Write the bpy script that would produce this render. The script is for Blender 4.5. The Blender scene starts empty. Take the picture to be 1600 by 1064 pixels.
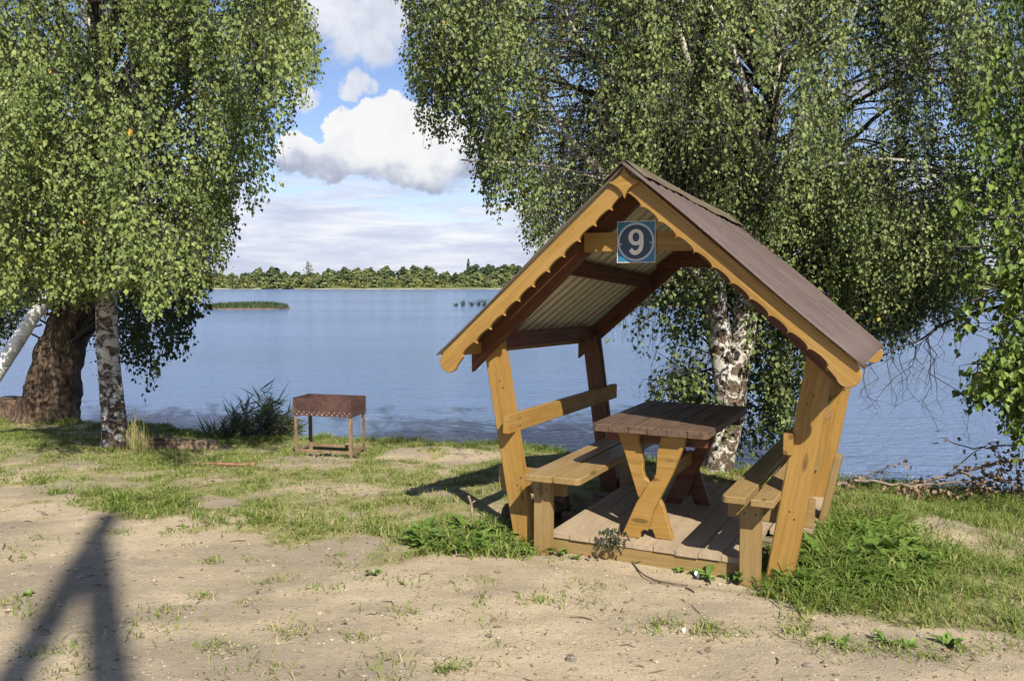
import bpy, bmesh, math, random
import numpy as np
from mathutils import Vector, Matrix
rng = np.random.default_rng(11); random.seed(5)
R = math.radians
scene = bpy.context.scene
COL = scene.collection
# ------------------------------------------------------------------ camera
F_PX, CX, CY, HZ = 1344.0, 800.0, 532.0, 441.0
PIT = math.atan((CY - HZ) / F_PX)
CAMZ = 1.6
cam = bpy.data.cameras.new('camera'); cam.sensor_width = 36; cam.lens = 36 * F_PX / 1600
cam.clip_start = 0.05; cam.clip_end = 9000
camo = bpy.data.objects.new('camera', cam); COL.objects.link(camo)
camo.location = (0, 0, CAMZ); camo.rotation_euler = (math.pi / 2 - PIT, 0, 0)
scene.camera = camo
scene.view_settings.view_transform = 'Standard'; scene.view_settings.look = 'None'
scene.view_settings.exposure = 0.78; scene.view_settings.gamma = 1; scene.view_settings.use_curve_mapping = False
SUN_EL, SUN_AZ = R(41), R(180 - 17)        # azimuth of the sun clockwise from +Y: behind the camera, a little right

def ray(px, py):                              # survey helper: direction of a photo pixel
    a = (px - CX) / F_PX; b = (CY - py) / F_PX
    return np.array([a, math.cos(PIT) + b * math.sin(PIT), -math.sin(PIT) + b * math.cos(PIT)])
def at_z(px, py, z):
    r = ray(px, py); t = (z - CAMZ) / r[2]; return np.array([0, 0, CAMZ]) + t * r
def at_y(px, py, y):
    r = ray(px, py); t = y / r[1]; return np.array([0, 0, CAMZ]) + t * r
def to_px(P):
    P = np.asarray(P, float); x, y, z = P[..., 0], P[..., 1], P[..., 2] - CAMZ
    dp = np.maximum(y * math.cos(PIT) - z * math.sin(PIT), .05); up = y * math.sin(PIT) + z * math.cos(PIT)
    return CX + F_PX * x / dp, CY - F_PX * up / dp

# ------------------------------------------------------------------ node helper
class NT:
    def __init__(s, nt): s.nt = nt; s.n = nt.nodes; s.l = nt.links
    def add(s, t, **kw):
        n = s.n.new(t)
        ins = kw.pop('i', {})
        for k, v in kw.items(): setattr(n, k, v)
        for k, v in ins.items():
            sock = n.inputs[k]
            if isinstance(v, bpy.types.NodeSocket): s.l.new(v, sock)
            else: sock.default_value = v
        return n
    def math(s, op, a, b=0.0, c=None, clamp=False):
        n = s.n.new('ShaderNodeMath'); n.operation = op; n.use_clamp = clamp
        for k, v in enumerate((a, b) if c is None else (a, b, c)):
            if isinstance(v, bpy.types.NodeSocket): s.l.new(v, n.inputs[k])
            else: n.inputs[k].default_value = v
        return n.outputs[0]
    def vmath(s, op, a, b=(0, 0, 0)):
        n = s.n.new('ShaderNodeVectorMath'); n.operation = op
        for k, v in enumerate((a, b)):
            if isinstance(v, bpy.types.NodeSocket): s.l.new(v, n.inputs[k])
            else: n.inputs[k].default_value = v
        return n.outputs['Value'] if op in ('LENGTH', 'DISTANCE', 'DOT_PRODUCT') else n.outputs[0]
    def step(s, v, a, b, lo=0.0, hi=1.0):
        n = s.n.new('ShaderNodeMapRange'); n.interpolation_type = 'SMOOTHSTEP'
        s.l.new(v, n.inputs[0])
        for k, q in enumerate((a, b, lo, hi)): n.inputs[k + 1].default_value = q
        return n.outputs[0]
    def mix(s, f, a, b, mode='MIX'):
        n = s.n.new('ShaderNodeMix'); n.data_type = 'RGBA'; n.blend_type = mode
        for k, v in ((0, f), (6, a), (7, b)):
            if isinstance(v, bpy.types.NodeSocket): s.l.new(v, n.inputs[k])
            elif k == 0: n.inputs[0].default_value = v
            else: n.inputs[k].default_value = (*v, 1) if len(v) == 3 else v
        return n.outputs[2]
    def noise(s, vec, scale, detail=4, rough=.5, dist=0.0, out=0):
        n = s.add('ShaderNodeTexNoise', i={'Vector': vec, 'Scale': scale, 'Detail': detail, 'Roughness': rough, 'Distortion': dist})
        return n.outputs[out]
    def mapping(s, vec, scale=(1, 1, 1), rot=(0, 0, 0), loc=(0, 0, 0)):
        return s.add('ShaderNodeMapping', i={'Vector': vec, 'Scale': scale, 'Rotation': rot, 'Location': loc}).outputs[0]
    def ramp(s, v, stops):
        n = s.n.new('ShaderNodeValToRGB'); s.l.new(v, n.inputs[0]); e = n.color_ramp.elements
        while len(e) < len(stops): e.new(.5)
        for q, (p, c) in zip(e, stops): q.position = p; q.color = (*c, 1)
        return n.outputs[0]

# ------------------------------------------------------------------ world: physical sky and clouds
world = bpy.data.worlds.new('World'); scene.world = world; world.use_nodes = True
w = NT(world.node_tree); w.n.clear()
sky = w.add('ShaderNodeTexSky', sky_type='NISHITA'); sky.sun_disc = False
sky.sun_elevation = SUN_EL; sky.sun_rotation = SUN_AZ; sky.altitude = 100; sky.air_density = 1.0; sky.dust_density = .6; sky.ozone_density = 2.0
bg_sky = w.add('ShaderNodeBackground', i={'Color': w.mix(1.0, sky.outputs[0], (.96, .94, 1.08), 'MULTIPLY'), 'Strength': 0.078})
dirv = w.add('ShaderNodeTexCoord').outputs['Generated']
sep = w.add('ShaderNodeSeparateXYZ', i={0: dirv})
az = w.math('ARCTAN2', sep.outputs[0], sep.outputs[1]); el = w.math('ARCSINE', sep.outputs[2])
P = w.add('ShaderNodeCombineXYZ', i={0: az, 1: el}).outputs[0]
nz = w.noise(dirv, 11, 8, .56, out=1)
off = w.vmath('MULTIPLY', w.vmath('SUBTRACT', nz, (.5, .5, .5)), (.105, .09, 0))
nzb = w.noise(dirv, 38, 8, .66, out=1)
off2 = w.vmath('MULTIPLY', w.vmath('SUBTRACT', nzb, (.5, .5, .5)), (.030, .026, 0))
Pd = w.vmath('ADD', w.vmath('ADD', P, off), off2)
def azel(px, py):
    r = ray(px, py); return math.atan2(r[0], r[1]), math.asin(r[2] / np.linalg.norm(r))
def cloud(blobs, vec=None):
    m = None
    for (px, py, rx, ry) in blobs:
        a, e = azel(px, py); kx, ky = F_PX / rx, F_PX / ry
        d = w.vmath('DISTANCE', w.vmath('MULTIPLY', vec or Pd, (kx, ky, 0)), (a * kx, e * ky, 0))
        v = w.math('SUBTRACT', 1.0, d)
        m = v if m is None else w.math('SMOOTH_MAX', m, v, .12)
    return m
big = cloud([(px_, py_, rx_ * .90, ry_ * .90) for px_, py_, rx_, ry_ in [(592, 195, 58, 50), (640, 215, 70, 66), (555, 215, 52, 38), (690, 228, 60, 58), (600, 258, 90, 30), (668, 262, 80, 30), (500, 255, 66, 34), (455, 228, 40, 30), (475, 262, 60, 28), (545, 285, 70, 16), (640, 285, 90, 18), (745, 250, 60, 34)]])
top = cloud([(520, 20, 75, 50), (570, 75, 62, 38), (600, 20, 60, 50), (470, -30, 120, 50), (560, 133, 24, 13), (470, 150, 40, 22)])
lift0 = w.step(el, azel(600, 300)[1], azel(600, 225)[1])
mb = w.math('DIVIDE', big, w.math('SUBTRACT', .46, w.math('MULTIPLY', lift0, .34)), clamp=True)
mb = w.step(mb, 0.0, 1.0)
mt = w.math('MULTIPLY', w.step(top, -.08, .45), .9)
nsh = w.noise(w.vmath('ADD', dirv, (0.012, 0, .02)), 30, 5, .6)
nsh2 = w.noise(w.vmath('ADD', dirv, (0.0, 0, .012)), 13, 4, .5)
e0, e1 = azel(600, 285)[1], azel(600, 185)[1]
lift = w.step(w.math('ADD', el, w.math('MULTIPLY', w.math('SUBTRACT', nsh2, .5), .12)), e0 - .012, e1 - .012)
lift = w.math('ADD', lift, w.math('MULTIPLY', w.math('SUBTRACT', nsh, .5), 1.7), clamp=True)
colb = w.ramp(lift, [(0, (.44, .49, .63)), (.35, (.66, .70, .80)), (.65, (.9, .92, .96)), (1, (1.0, 1.0, 1.0))])
colt = w.ramp(w.math('ADD', nsh, w.math('MULTIPLY', nsh2, .6)), [(.55, (.62, .66, .77)), (1.0, (.95, .96, 1.0))])
# low layered cloud near the horizon
flat = w.add('ShaderNodeCombineXYZ', i={0: w.math('MULTIPLY', az, 5.0), 1: w.math('MULTIPLY', el, 34.0), 2: 3.7}).outputs[0]
nl = w.noise(flat, 1.1, 7, .6, .4)
nl2 = w.noise(w.vmath('ADD', flat, (3.1, .45, 9)), 1.7, 6, .62, .3)
lowm = w.math('MULTIPLY', w.step(el, .145, .085), w.step(el, -.02, .01))
cover = w.step(w.math('ADD', nl, w.step(el, .12, .02, 0, .22)), .40, .56)
ml = w.math('MULTIPLY', lowm, w.math('MULTIPLY', cover, .93))
coll = w.ramp(nl2, [(.34, (.56, .61, .79)), (.52, (.73, .77, .91)), (.68, (.95, .96, 1.0))])
# broken cumulus over the rest of the dome
dome = w.vmath('DIVIDE', dirv, w.add('ShaderNodeCombineXYZ', i={0: w.math('ADD', w.math('ABSOLUTE', sep.outputs[2]), .12), 1: w.math('ADD', w.math('ABSOLUTE', sep.outputs[2]), .12), 2: 1.0}).outputs[0])
nd = w.noise(dome, 1.9, 7, .55, .2)
vis = w.math('MULTIPLY', w.step(az, -.34, -.28), w.step(az, .08, .0))
vis = w.math('MULTIPLY', vis, w.step(el, .5, .36))
md = w.math('MULTIPLY', w.step(nd, .54, .66), w.math('SUBTRACT', 1.0, vis))
md = w.math('MULTIPLY', md, w.math('MULTIPLY', w.step(el, .06, .14), .85))
cold = w.ramp(nd, [(.5, (.92, .94, .98)), (.85, (.6, .65, .75))])
def bgc(c, s): return w.add('ShaderNodeBackground', i={'Color': c, 'Strength': s}).outputs[0]
def mixs(f, a, b): return w.add('ShaderNodeMixShader', i={0: f, 1: a, 2: b}).outputs[0]
sh = mixs(md, bg_sky.outputs[0], bgc(cold, .34))
sh = mixs(ml, sh, bgc(coll, .58))
sh = mixs(mt, sh, bgc(colt, .58))
sh = mixs(mb, sh, bgc(colb, .55))
w.add('ShaderNodeOutputWorld', i={0: sh})
# ------------------------------------------------------------------ sun
sun = bpy.data.lights.new('sun', 'SUN'); sun.energy = 5.0; sun.angle = R(.53); sun.color = (1.0, .93, .82)
suno = bpy.data.objects.new('sun', sun); COL.objects.link(suno)
sd = Vector((math.sin(SUN_AZ) * math.cos(SUN_EL), math.cos(SUN_AZ) * math.cos(SUN_EL), math.sin(SUN_EL)))
suno.rotation_euler = sd.to_track_quat('Z', 'Y').to_euler(); suno.location = sd * 30

# ------------------------------------------------------------------ object helpers
def tag(o, label=None, cat=None, group=None, kind=None):
    for k, v in (('label', label), ('category', cat), ('group', group), ('kind', kind)):
        if v: o[k] = v
    return o
def link(name, me, parent=None, mat=None, loc=None):
    o = bpy.data.objects.new(name, me); COL.objects.link(o)
    if parent is not None: o.parent = parent
    for m in (mat if isinstance(mat, (list, tuple)) else [mat]):
        if m is not None: me.materials.append(m)
    if loc is not None: o.location = loc
    return o
def empty(name, loc=(0, 0, 0), rz=0.0):
    o = bpy.data.objects.new(name, None); COL.objects.link(o); o.location = loc; o.rotation_euler = (0, 0, rz); o.empty_display_size = .2
    return o
def mesh_np(name, verts, faces, var=None, smooth=False, nper=None):
    """faces: (n,k) int array (all the same k) or a list of such arrays"""
    me = bpy.data.meshes.new(name)
    fl = faces if isinstance(faces, list) else [faces]
    fl = [np.asarray(f, np.int32) for f in fl if len(f)]
    verts = np.ascontiguousarray(verts, np.float32)
    me.vertices.add(len(verts)); me.vertices.foreach_set('co', verts.ravel())
    loops = np.concatenate([f.ravel() for f in fl]); tot = np.concatenate([np.full(len(f), f.shape[1], np.int32) for f in fl])
    me.loops.add(len(loops)); me.loops.foreach_set('vertex_index', loops)
    me.polygons.add(len(tot)); st = np.zeros(len(tot), np.int32); st[1:] = np.cumsum(tot)[:-1]
    me.polygons.foreach_set('loop_start', st); me.polygons.foreach_set('loop_total', tot)
    me.polygons.foreach_set('use_smooth', np.full(len(tot), smooth))
    if var is not None:
        a = me.attributes.new('var', 'FLOAT', 'FACE'); a.data.foreach_set('value', np.asarray(var, np.float32))
    me.update(); me.validate()
    return me
def catmull(pts, n):
    p = np.asarray(pts, float); q = np.vstack([2 * p[0] - p[1], p, 2 * p[-1] - p[-2]]); out = []
    for i in range(1, len(q) - 2):
        for t in np.linspace(0, 1, n, endpoint=False):
            out.append(.5 * ((2 * q[i]) + (q[i + 1] - q[i - 1]) * t + (2 * q[i - 1] - 5 * q[i] + 4 * q[i + 1] - q[i + 2]) * t * t + (3 * q[i] - q[i - 1] - 3 * q[i + 1] + q[i + 2]) * t ** 3))
    out.append(p[-1]); return np.array(out)
class Soup:
    """collects tubes, boxes and polygons for one mesh"""
    def __init__(s): s.v = []; s.q = []; s.t = []; s.n = 0
    def tube(s, pts, rad, sides=6, wob=0.0, seed=0, cap=True, flare=None):
        pts = np.asarray(pts, float); k = len(pts); rad = np.broadcast_to(np.asarray(rad, float), (k,))
        tan = np.gradient(pts, axis=0); tan /= np.linalg.norm(tan, axis=1)[:, None] + 1e-9
        ref = np.array([0, 1, 0]) if abs(tan[0][1]) < .8 else np.array([1, 0, 0])
        a = np.cross(tan, ref); a /= np.linalg.norm(a, axis=1)[:, None] + 1e-9; b = np.cross(tan, a)
        th = np.linspace(0, 2 * np.pi, sides, endpoint=False)
        rr = np.repeat(rad[:, None], sides, 1)
        if wob:
            g = np.random.default_rng(seed); ph = g.uniform(0, 6.28, 6)
            zz = np.arange(k)[:, None]
            rr = rr * (1 + wob * (np.sin(3 * th[None] + ph[0] + zz * .35) * .5 + np.sin(5 * th[None] + ph[1] - zz * .22) * .35 + np.sin(2 * th[None] + ph[2] + zz * .8) * .4 + g.normal(0, .25, rr.shape)))
        V = pts[:, None] + rr[..., None] * (np.cos(th)[None, :, None] * a[:, None] + np.sin(th)[None, :, None] * b[:, None])
        i = np.arange(k - 1)[:, None] * sides; j = np.arange(sides)[None]; j2 = (j + 1) % sides
        s.q.append((np.stack([i + j, i + j2, i + sides + j2, i + sides + j], -1).reshape(-1, 4)) + s.n)
        s.v.append(V.reshape(-1, 3)); nn = k * sides
        if cap:
            s.v.append(pts[[0, -1]]); c0, c1 = nn, nn + 1
            jj = np.arange(sides); s.t.append(np.stack([np.full(sides, c0), (jj + 1) % sides, jj], -1) + s.n)
            s.t.append(np.stack([np.full(sides, c1), (k - 1) * sides + jj, (k - 1) * sides + (jj + 1) % sides], -1) + s.n); nn += 2
        s.n += nn; return s
    def box(s, lo, hi, M=None):
        lo, hi = np.array(lo, float), np.array(hi, float)
        V = np.array([[x, y, z] for x in (lo[0], hi[0]) for y in (lo[1], hi[1]) for z in (lo[2], hi[2])])
        if M is not None: V = V @ np.array(M.to_3x3()).T + np.array(M.translation)
        s.v.append(V); s.q.append(np.array([[0, 1, 3, 2], [4, 6, 7, 5], [0, 4, 5, 1], [2, 3, 7, 6], [0, 2, 6, 4], [1, 5, 7, 3]]) + s.n); s.n += 8; return s
    def mesh(s, name, smooth=False):
        return mesh_np(name, np.vstack(s.v), [np.vstack(s.q) if s.q else np.zeros((0, 4), int), np.vstack(s.t) if s.t else np.zeros((0, 3), int)], smooth=smooth)
def bevel_me(me, w_=.004, seg=2):
    bm = bmesh.new(); bm.from_mesh(me)
    es = [e for e in bm.edges if len(e.link_faces) == 2 and e.calc_face_angle() > .5]
    bmesh.ops.bevel(bm, geom=es, offset=w_, segments=seg, affect='EDGES', clamp_overlap=True)
    bm.to_mesh(me); bm.free(); return me
def plank(name, p0, p1, wdt, thk, up, mat, parent, bev=.004, warp=0.0, loc_only=False):
    """a sawn board from p0 to p1 (its axis); wdt is measured along `up`"""
    p0, p1 = Vector(p0), Vector(p1); L = (p1 - p0).length; x = (p1 - p0).normalized()
    y = Vector(up); y = (y - x * y.dot(x)).normalized(); z = x.cross(y)
    n = 7; V = []
    for i in range(n):
        k = warp * math.sin(i / (n - 1) * math.pi)
        for (a, b) in ((-1, -1), (1, -1), (1, 1), (-1, 1)): V.append((i / (n - 1) * L, a * wdt / 2, b * thk / 2 + k))
    Fq = [[i * 4 + j, i * 4 + (j + 1) % 4, i * 4 + 4 + (j + 1) % 4, i * 4 + 4 + j] for i in range(n - 1) for j in range(4)] + [[3, 2, 1, 0], [(n - 1) * 4 + j for j in range(4)]]
    me = mesh_np(name, np.array(V), np.array(Fq)); bevel_me(me, bev)
    o = link(name, me, parent, mat); M = Matrix((x, y, z)).transposed().to_4x4(); M.translation = p0
    o.matrix_local = M; return o
def cutout(name, outline, thk, origin, xdir, ydir, mat, parent, bev=.003):
    """a board sawn to `outline` (2-D, in metres), thickness along x cross y, both sides of the plane"""
    me = bpy.data.meshes.new(name); bm = bmesh.new()
    lo = [bm.verts.new((x, y, -thk / 2)) for x, y in outline]
    f = bm.faces.new(lo); ex = bmesh.ops.extrude_face_region(bm, geom=[f])
    bmesh.ops.translate(bm, verts=[g for g in ex['geom'] if isinstance(g, bmesh.types.BMVert)], vec=(0, 0, thk))
    bmesh.ops.recalc_face_normals(bm, faces=bm.faces)
    if bev:
        es = [e for e in bm.edges if abs(e.verts[0].co.z - e.verts[1].co.z) < 1e-6]
        bmesh.ops.bevel(bm, geom=es, offset=bev, segments=1, affect='EDGES', clamp_overlap=True)
    bmesh.ops.triangulate(bm, faces=[q for q in bm.faces if len(q.verts) > 4], ngon_method='EAR_CLIP')
    bm.to_mesh(me); bm.free()
    o = link(name, me, parent, mat); x = Vector(xdir).normalized(); y = Vector(ydir); y = (y - x * y.dot(x)).normalized(); z = x.cross(y)
    M = Matrix((x, y, z)).transposed().to_4x4(); M.translation = Vector(origin); o.matrix_local = M; return o
def copy_tree(o, parent=None):
    c = o.copy(); COL.objects.link(c)
    if parent is not None: c.parent = parent
    for ch in list(o.children): copy_tree(ch, c)
    return c

# ------------------------------------------------------------------ value noise for layout
_lat = np.random.default_rng(3).random((256, 256))
def vnoise(x, y, s=1.0):
    x = np.asarray(x) * s + 100.3; y = np.asarray(y) * s + 57.7
    i, j = np.floor(x).astype(int), np.floor(y).astype(int); fx, fy = x - i, y - j
    fx = fx * fx * (3 - 2 * fx); fy = fy * fy * (3 - 2 * fy); i %= 256; j %= 256; i2, j2 = (i + 1) % 256, (j + 1) % 256
    return (_lat[i, j] * (1 - fx) + _lat[i2, j] * fx) * (1 - fy) + (_lat[i, j2] * (1 - fx) + _lat[i2, j2] * fx) * fy
def fbm(x, y, s=1.0, o=4):
    v = 0; a = .5; t = 0
    for k in range(o): v = v + a * vnoise(x, y, s * 2 ** k); t += a; a *= .55
    return v / t
def sstep(v, a, b):
    t = np.clip((v - a) / (b - a), 0, 1); return t * t * (3 - 2 * t)

# ------------------------------------------------------------------ materials
def newmat(name):
    m = bpy.data.materials.new(name); m.use_nodes = True; t = NT(m.node_tree); t.n.clear()
    t.out = t.add('ShaderNodeOutputMaterial'); return m, t
def pbr(t, col, rough=.6, bump=None, bstr=.3, bdist=.01, spec=.5, metal=0.0, **ex):
    b = t.add('ShaderNodeBsdfPrincipled')
    for k, v in (('Base Color', col), ('Roughness', rough), ('Specular IOR Level', spec), ('Metallic', metal), *ex.items()):
        if isinstance(v, bpy.types.NodeSocket): t.l.new(v, b.inputs[k])
        else: b.inputs[k].default_value = (*v, 1) if isinstance(v, tuple) and len(v) == 3 else v
    if bump is not None:
        bn = t.add('ShaderNodeBump', i={'Height': bump, 'Strength': bstr, 'Distance': bdist}); t.l.new(bn.outputs[0], b.inputs['Normal'])
    t.l.new(b.outputs[0], t.out.inputs[0]); return b
def wood(name, c_dark, c_mid, c_light, rough=.5, knots=.7, wear=.35, grey=(.33, .27, .19), spec=.35):
    m, t = newmat(name)
    oc = t.add('ShaderNodeTexCoord').outputs['Object']; rnd = t.add('ShaderNodeObjectInfo').outputs['Random']
    sh = t.add('ShaderNodeCombineXYZ', i={0: t.math('MULTIPLY', rnd, 37.0), 1: t.math('MULTIPLY', rnd, 11.0), 2: t.math('MULTIPLY', rnd, 5.0)}).outputs[0]
    v = t.vmath('ADD', oc, sh)
    warp = t.vmath('ADD', v, t.vmath('MULTIPLY', t.noise(t.mapping(v, (1.6, 5, 5)), 1.5, 2, out=1), (0, .06, .06)))
    g1 = t.noise(t.mapping(warp, (.9, 26, 26)), 1.6, 7, .62, .5)
    g2 = t.noise(t.mapping(warp, (.5, 90, 90)), 1.2, 3, .6)
    big = t.noise(v, 2.3, 4, .55)
    col = t.ramp(t.math('ADD', t.math('MULTIPLY', g1, .75), t.math('MULTIPLY', big, .3)), [(.36, c_dark), (.52, c_mid), (.68, c_light)])
    col = t.mix(t.step(g2, .58, .72, 0, .35), col, tuple(q * .45 for q in c_dark))
    kn = t.add('ShaderNodeTexVoronoi', i={'Vector': t.mapping(v, (2.4, 9, 9)), 'Scale': 1.0, 'Randomness': 1.0})
    kd = kn.outputs['Distance']
    col = t.mix(t.step(kd, .17, .09, 0, knots), col, tuple(q * .3 for q in c_dark))
    ring = t.math('SINE', t.math('MULTIPLY', kd, 60.0))
    col = t.mix(t.math('MULTIPLY', t.step(kd, .3, .12, 0, .35 * knots), t.step(ring, .2, .9)), col, c_dark)
    wr = t.noise(t.mapping(v, (1.2, 3, 3), loc=(4, 2, 7)), 3.2, 6, .66)
    col = t.mix(t.step(wr, .5, .68, 0, wear), col, grey)
    sp = t.noise(v, 120, 2, .5); col = t.mix(t.step(sp, .66, .74, 0, .5), col, tuple(q * .35 for q in c_dark))
    pbr(t, col, t.step(g1, .3, .7, rough + .12, rough - .08), t.math('ADD', g1, t.math('MULTIPLY', g2, .6)), .35, .004, spec)
    return m
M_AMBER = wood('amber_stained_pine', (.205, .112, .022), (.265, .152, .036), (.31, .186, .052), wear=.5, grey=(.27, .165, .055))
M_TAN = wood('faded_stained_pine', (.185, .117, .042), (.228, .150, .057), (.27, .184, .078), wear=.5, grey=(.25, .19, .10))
M_RUST_SHADE = wood('red_brown_stain_and_shade_pine', (.060, .022, .010), (.095, .034, .014), (.135, .05, .02), wear=.15, grey=(.2, .1, .05))  # rafter stain; also stands in for roof shade on two amber parts
M_DECK = wood('worn_deck_boards', (.25, .19, .12), (.32, .245, .16), (.37, .29, .195), knots=.25, wear=.4, grey=(.36, .29, .20), rough=.75, spec=.2)
M_TABLE = wood('dark_weathered_tabletop', (.042, .026, .017), (.085, .054, .035), (.135, .088, .058), knots=.3, wear=.3, grey=(.17, .10, .06), rough=.6)
M_LOG = wood('old_grey_timber', (.09, .06, .04), (.17, .12, .08), (.25, .19, .13), wear=.5, grey=(.26, .22, .16), rough=.85, spec=.15)

def sheet_mat(name, c, c2, rough):
    m, t = newmat(name); oc = t.add('ShaderNodeTexCoord').outputs['Object']
    n = t.noise(oc, 3, 6, .6); n2 = t.noise(t.mapping(oc, (2, 30, 2)), 3, 4, .6)
    col = t.mix(t.step(n, .35, .7), c, c2); col = t.mix(t.step(n2, .55, .75, 0, .35), col, tuple(q * .6 for q in c))
    rb = t.add('ShaderNodeAttribute', attribute_name='rib').outputs['Fac']; col = t.mix(t.step(rb, -.15, -1.0, 0, .62), col, tuple(q * .38 for q in c)); col = t.mix(t.step(rb, .2, 1.0, 0, .3), col, tuple(q * 1.35 for q in c2))  # rib relief put into the colour: dirt-dark grooves, lightened crests
    sp = t.noise(oc, 40, 3, .6); col = t.mix(t.step(sp, .62, .7, 0, .5), col, tuple(q * 1.5 for q in c2))
    pbr(t, col, rough, n, .1, .005, .3); return m
M_ROOF = sheet_mat('brown_roof_sheet', (.080, .058, .050), (.106, .080, .070), .55)
M_LINING = sheet_mat('cream_sheet_underside', (.50, .47, .36), (.58, .55, .44), .6)
M_CAP = sheet_mat('dusty_ridge_cap', (.10, .08, .052), (.14, .115, .075), .65)
def flat_mat(name, c, rough=.5, metal=0.0, spec=.5, vary=.2, sc=25):
    m, t = newmat(name); oc = t.add('ShaderNodeTexCoord').outputs['Object']; n = t.noise(oc, sc, 4, .6)
    col = t.mix(t.step(n, .3, .75), tuple(q * (1 - vary) for q in c), tuple(min(1, q * (1 + vary)) for q in c))
    pbr(t, col, rough, n, .06, .002, spec, metal); return m
M_TEAL = flat_mat('teal_sign_paint', (.025, .14, .25), .35, vary=.06)
M_NAVY = flat_mat('navy_sign_paint', (.012, .035, .065), .35, vary=.06)
M_CREAM = flat_mat('cream_sign_paint', (.68, .64, .54), .45, vary=.05)
M_SILVER = flat_mat('silver_sign_line', (.62, .64, .62), .35, .5, vary=.05)
M_WHITE = flat_mat('white_litter', (.8, .8, .78), .6, vary=.05)
def rust_mat(name, a, b, c):
    m, t = newmat(name); oc = t.add('ShaderNodeTexCoord').outputs['Object']
    n = t.noise(oc, 9, 8, .65); n2 = t.noise(oc, 50, 5, .6); dr = t.noise(t.mapping(oc, (40, 40, 3)), 1, 4, .6)
    col = t.ramp(t.math('ADD', t.math('MULTIPLY', n, .7), t.math('MULTIPLY', n2, .35)), [(.38, a), (.55, b), (.72, c)])
    col = t.mix(t.step(dr, .58, .72, 0, .5), col, tuple(q * .5 for q in a))
    pbr(t, col, .8, n2, .5, .003, .25); return m
M_GRILL = rust_mat('rusty_brown_iron', (.042, .023, .020), (.078, .042, .035), (.125, .068, .052))
M_GLEG = rust_mat('weathered_angle_iron', (.11, .07, .04), (.2, .14, .085), (.28, .21, .14))
M_SLOTLIGHT = flat_mat('slot_daylight_pale', (.62, .56, .47), .8, vary=.25, sc=80)  # pale colour stands in for daylight showing through the grill

def bark_birch(name, dark=.5, tint=(.62, .60, .54)):
    m, t = newmat(name); oc = t.add('ShaderNodeTexCoord').outputs['Object']
    n = t.noise(t.mapping(oc, (7, 7, 8)), 1.5, 7, .66, .5)
    lent = t.noise(t.mapping(oc, (5, 5, 55)), 1.2, 3, .6)
    z = t.add('ShaderNodeSeparateXYZ', i={0: oc}).outputs[2]
    grow = t.step(z, 2.6, .1, 0, .10)
    f = t.math('ADD', n, grow)
    base = t.mix(t.step(t.noise(oc, 3, 4), .35, .7), tint, tuple(q * .72 for q in tint))
    fine = t.noise(oc, 60, 4, .6)
    base = t.mix(t.step(fine, .5, .7, 0, .4), base, (.42, .38, .32))
    col = t.mix(t.step(lent, .585, .65, 0, .75), base, (.06, .05, .04))
    brown = t.mix(t.step(fine, .35, .65), (.035, .024, .018), (.15, .105, .075))
    col = t.mix(t.step(f, 1 - dark - .03, 1 - dark + .04), col, brown)
    h = t.math('SUBTRACT', t.math('MULTIPLY', fine, .5), t.step(f, 1 - dark - .04, 1 - dark + .05))
    pbr(t, col, .75, h, .6, .012, .2); return m
M_BIRCH = bark_birch('birch_bark_patched', .43)
M_BIRCH2 = bark_birch('birch_bark_pale', .43, (.50, .47, .405))
M_BIRCH3 = bark_birch('birch_bark_white', .27, (.82, .81, .78))
def bark_old():
    m, t = newmat('furrowed_old_bark'); oc = t.add('ShaderNodeTexCoord').outputs['Object']
    v = t.mapping(oc, (9, 9, 2.2), (0, R(-14), 0)); n = t.noise(v, 1.6, 8, .65, 1.0); n2 = t.noise(oc, 14, 6, .65)
    col = t.ramp(t.math('ADD', t.math('MULTIPLY', n, .7), t.math('MULTIPLY', n2, .3)), [(.36, (.025, .017, .012)), (.5, (.11, .075, .05)), (.68, (.25, .19, .135))])
    col = t.mix(t.step(t.noise(oc, 2.2, 4), .55, .7, 0, .5), col, (.15, .15, .09))
    pbr(t, col, .9, n, 1.0, .05, .1); return m
M_OLD = bark_old()
M_TWIG = flat_mat('dark_twig_bark', (.030, .026, .019), .8, vary=.4)
M_LIMB = flat_mat('pale_limb_bark', (.075, .065, .052), .75, vary=.7, sc=9)

def leaf_mat(name, stops, transl=.22, rough=.5, spec=.3):
    m, t = newmat(name); v = t.add('ShaderNodeAttribute', attribute_name='var').outputs['Fac']
    col = t.ramp(v, stops)
    b = t.add('ShaderNodeBsdfPrincipled', i={'Base Color': col, 'Roughness': rough, 'Specular IOR Level': spec})
    tc = t.mix(.5, col, (.14, .20, .02), 'ADD'); tr = t.add('ShaderNodeBsdfTranslucent', i={'Color': t.mix(.5, col, (.10, .13, .015))})
    mx = t.add('ShaderNodeMixShader', i={0: transl, 1: b.outputs[0], 2: tr.outputs[0]}); t.l.new(mx.outputs[0], t.out.inputs[0]); return m
M_LEAF_L = leaf_mat('birch_leaves_fresh', [(0, (.066, .102, .028)), (.45, (.150, .20, .054)), (.85, (.22, .272, .082)), (.985, (.27, .31, .07)), (.993, (.40, .32, .03)), (1, (.45, .30, .04))])
M_LEAF_R = leaf_mat('birch_leaves_olive', [(0, (.066, .096, .030)), (.45, (.146, .190, .058)), (.85, (.215, .26, .090)), (.99, (.24, .28, .09)), (.996, (.36, .30, .04)), (1, (.40, .30, .05))])
M_LEAF_SHADE = leaf_mat('shade_darkened_leaves', [(0, (.022, .040, .014)), (.6, (.045, .070, .022)), (1, (.075, .10, .03))], .25)  # leaf colours darkened to carry the shade this growth hangs in
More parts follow.
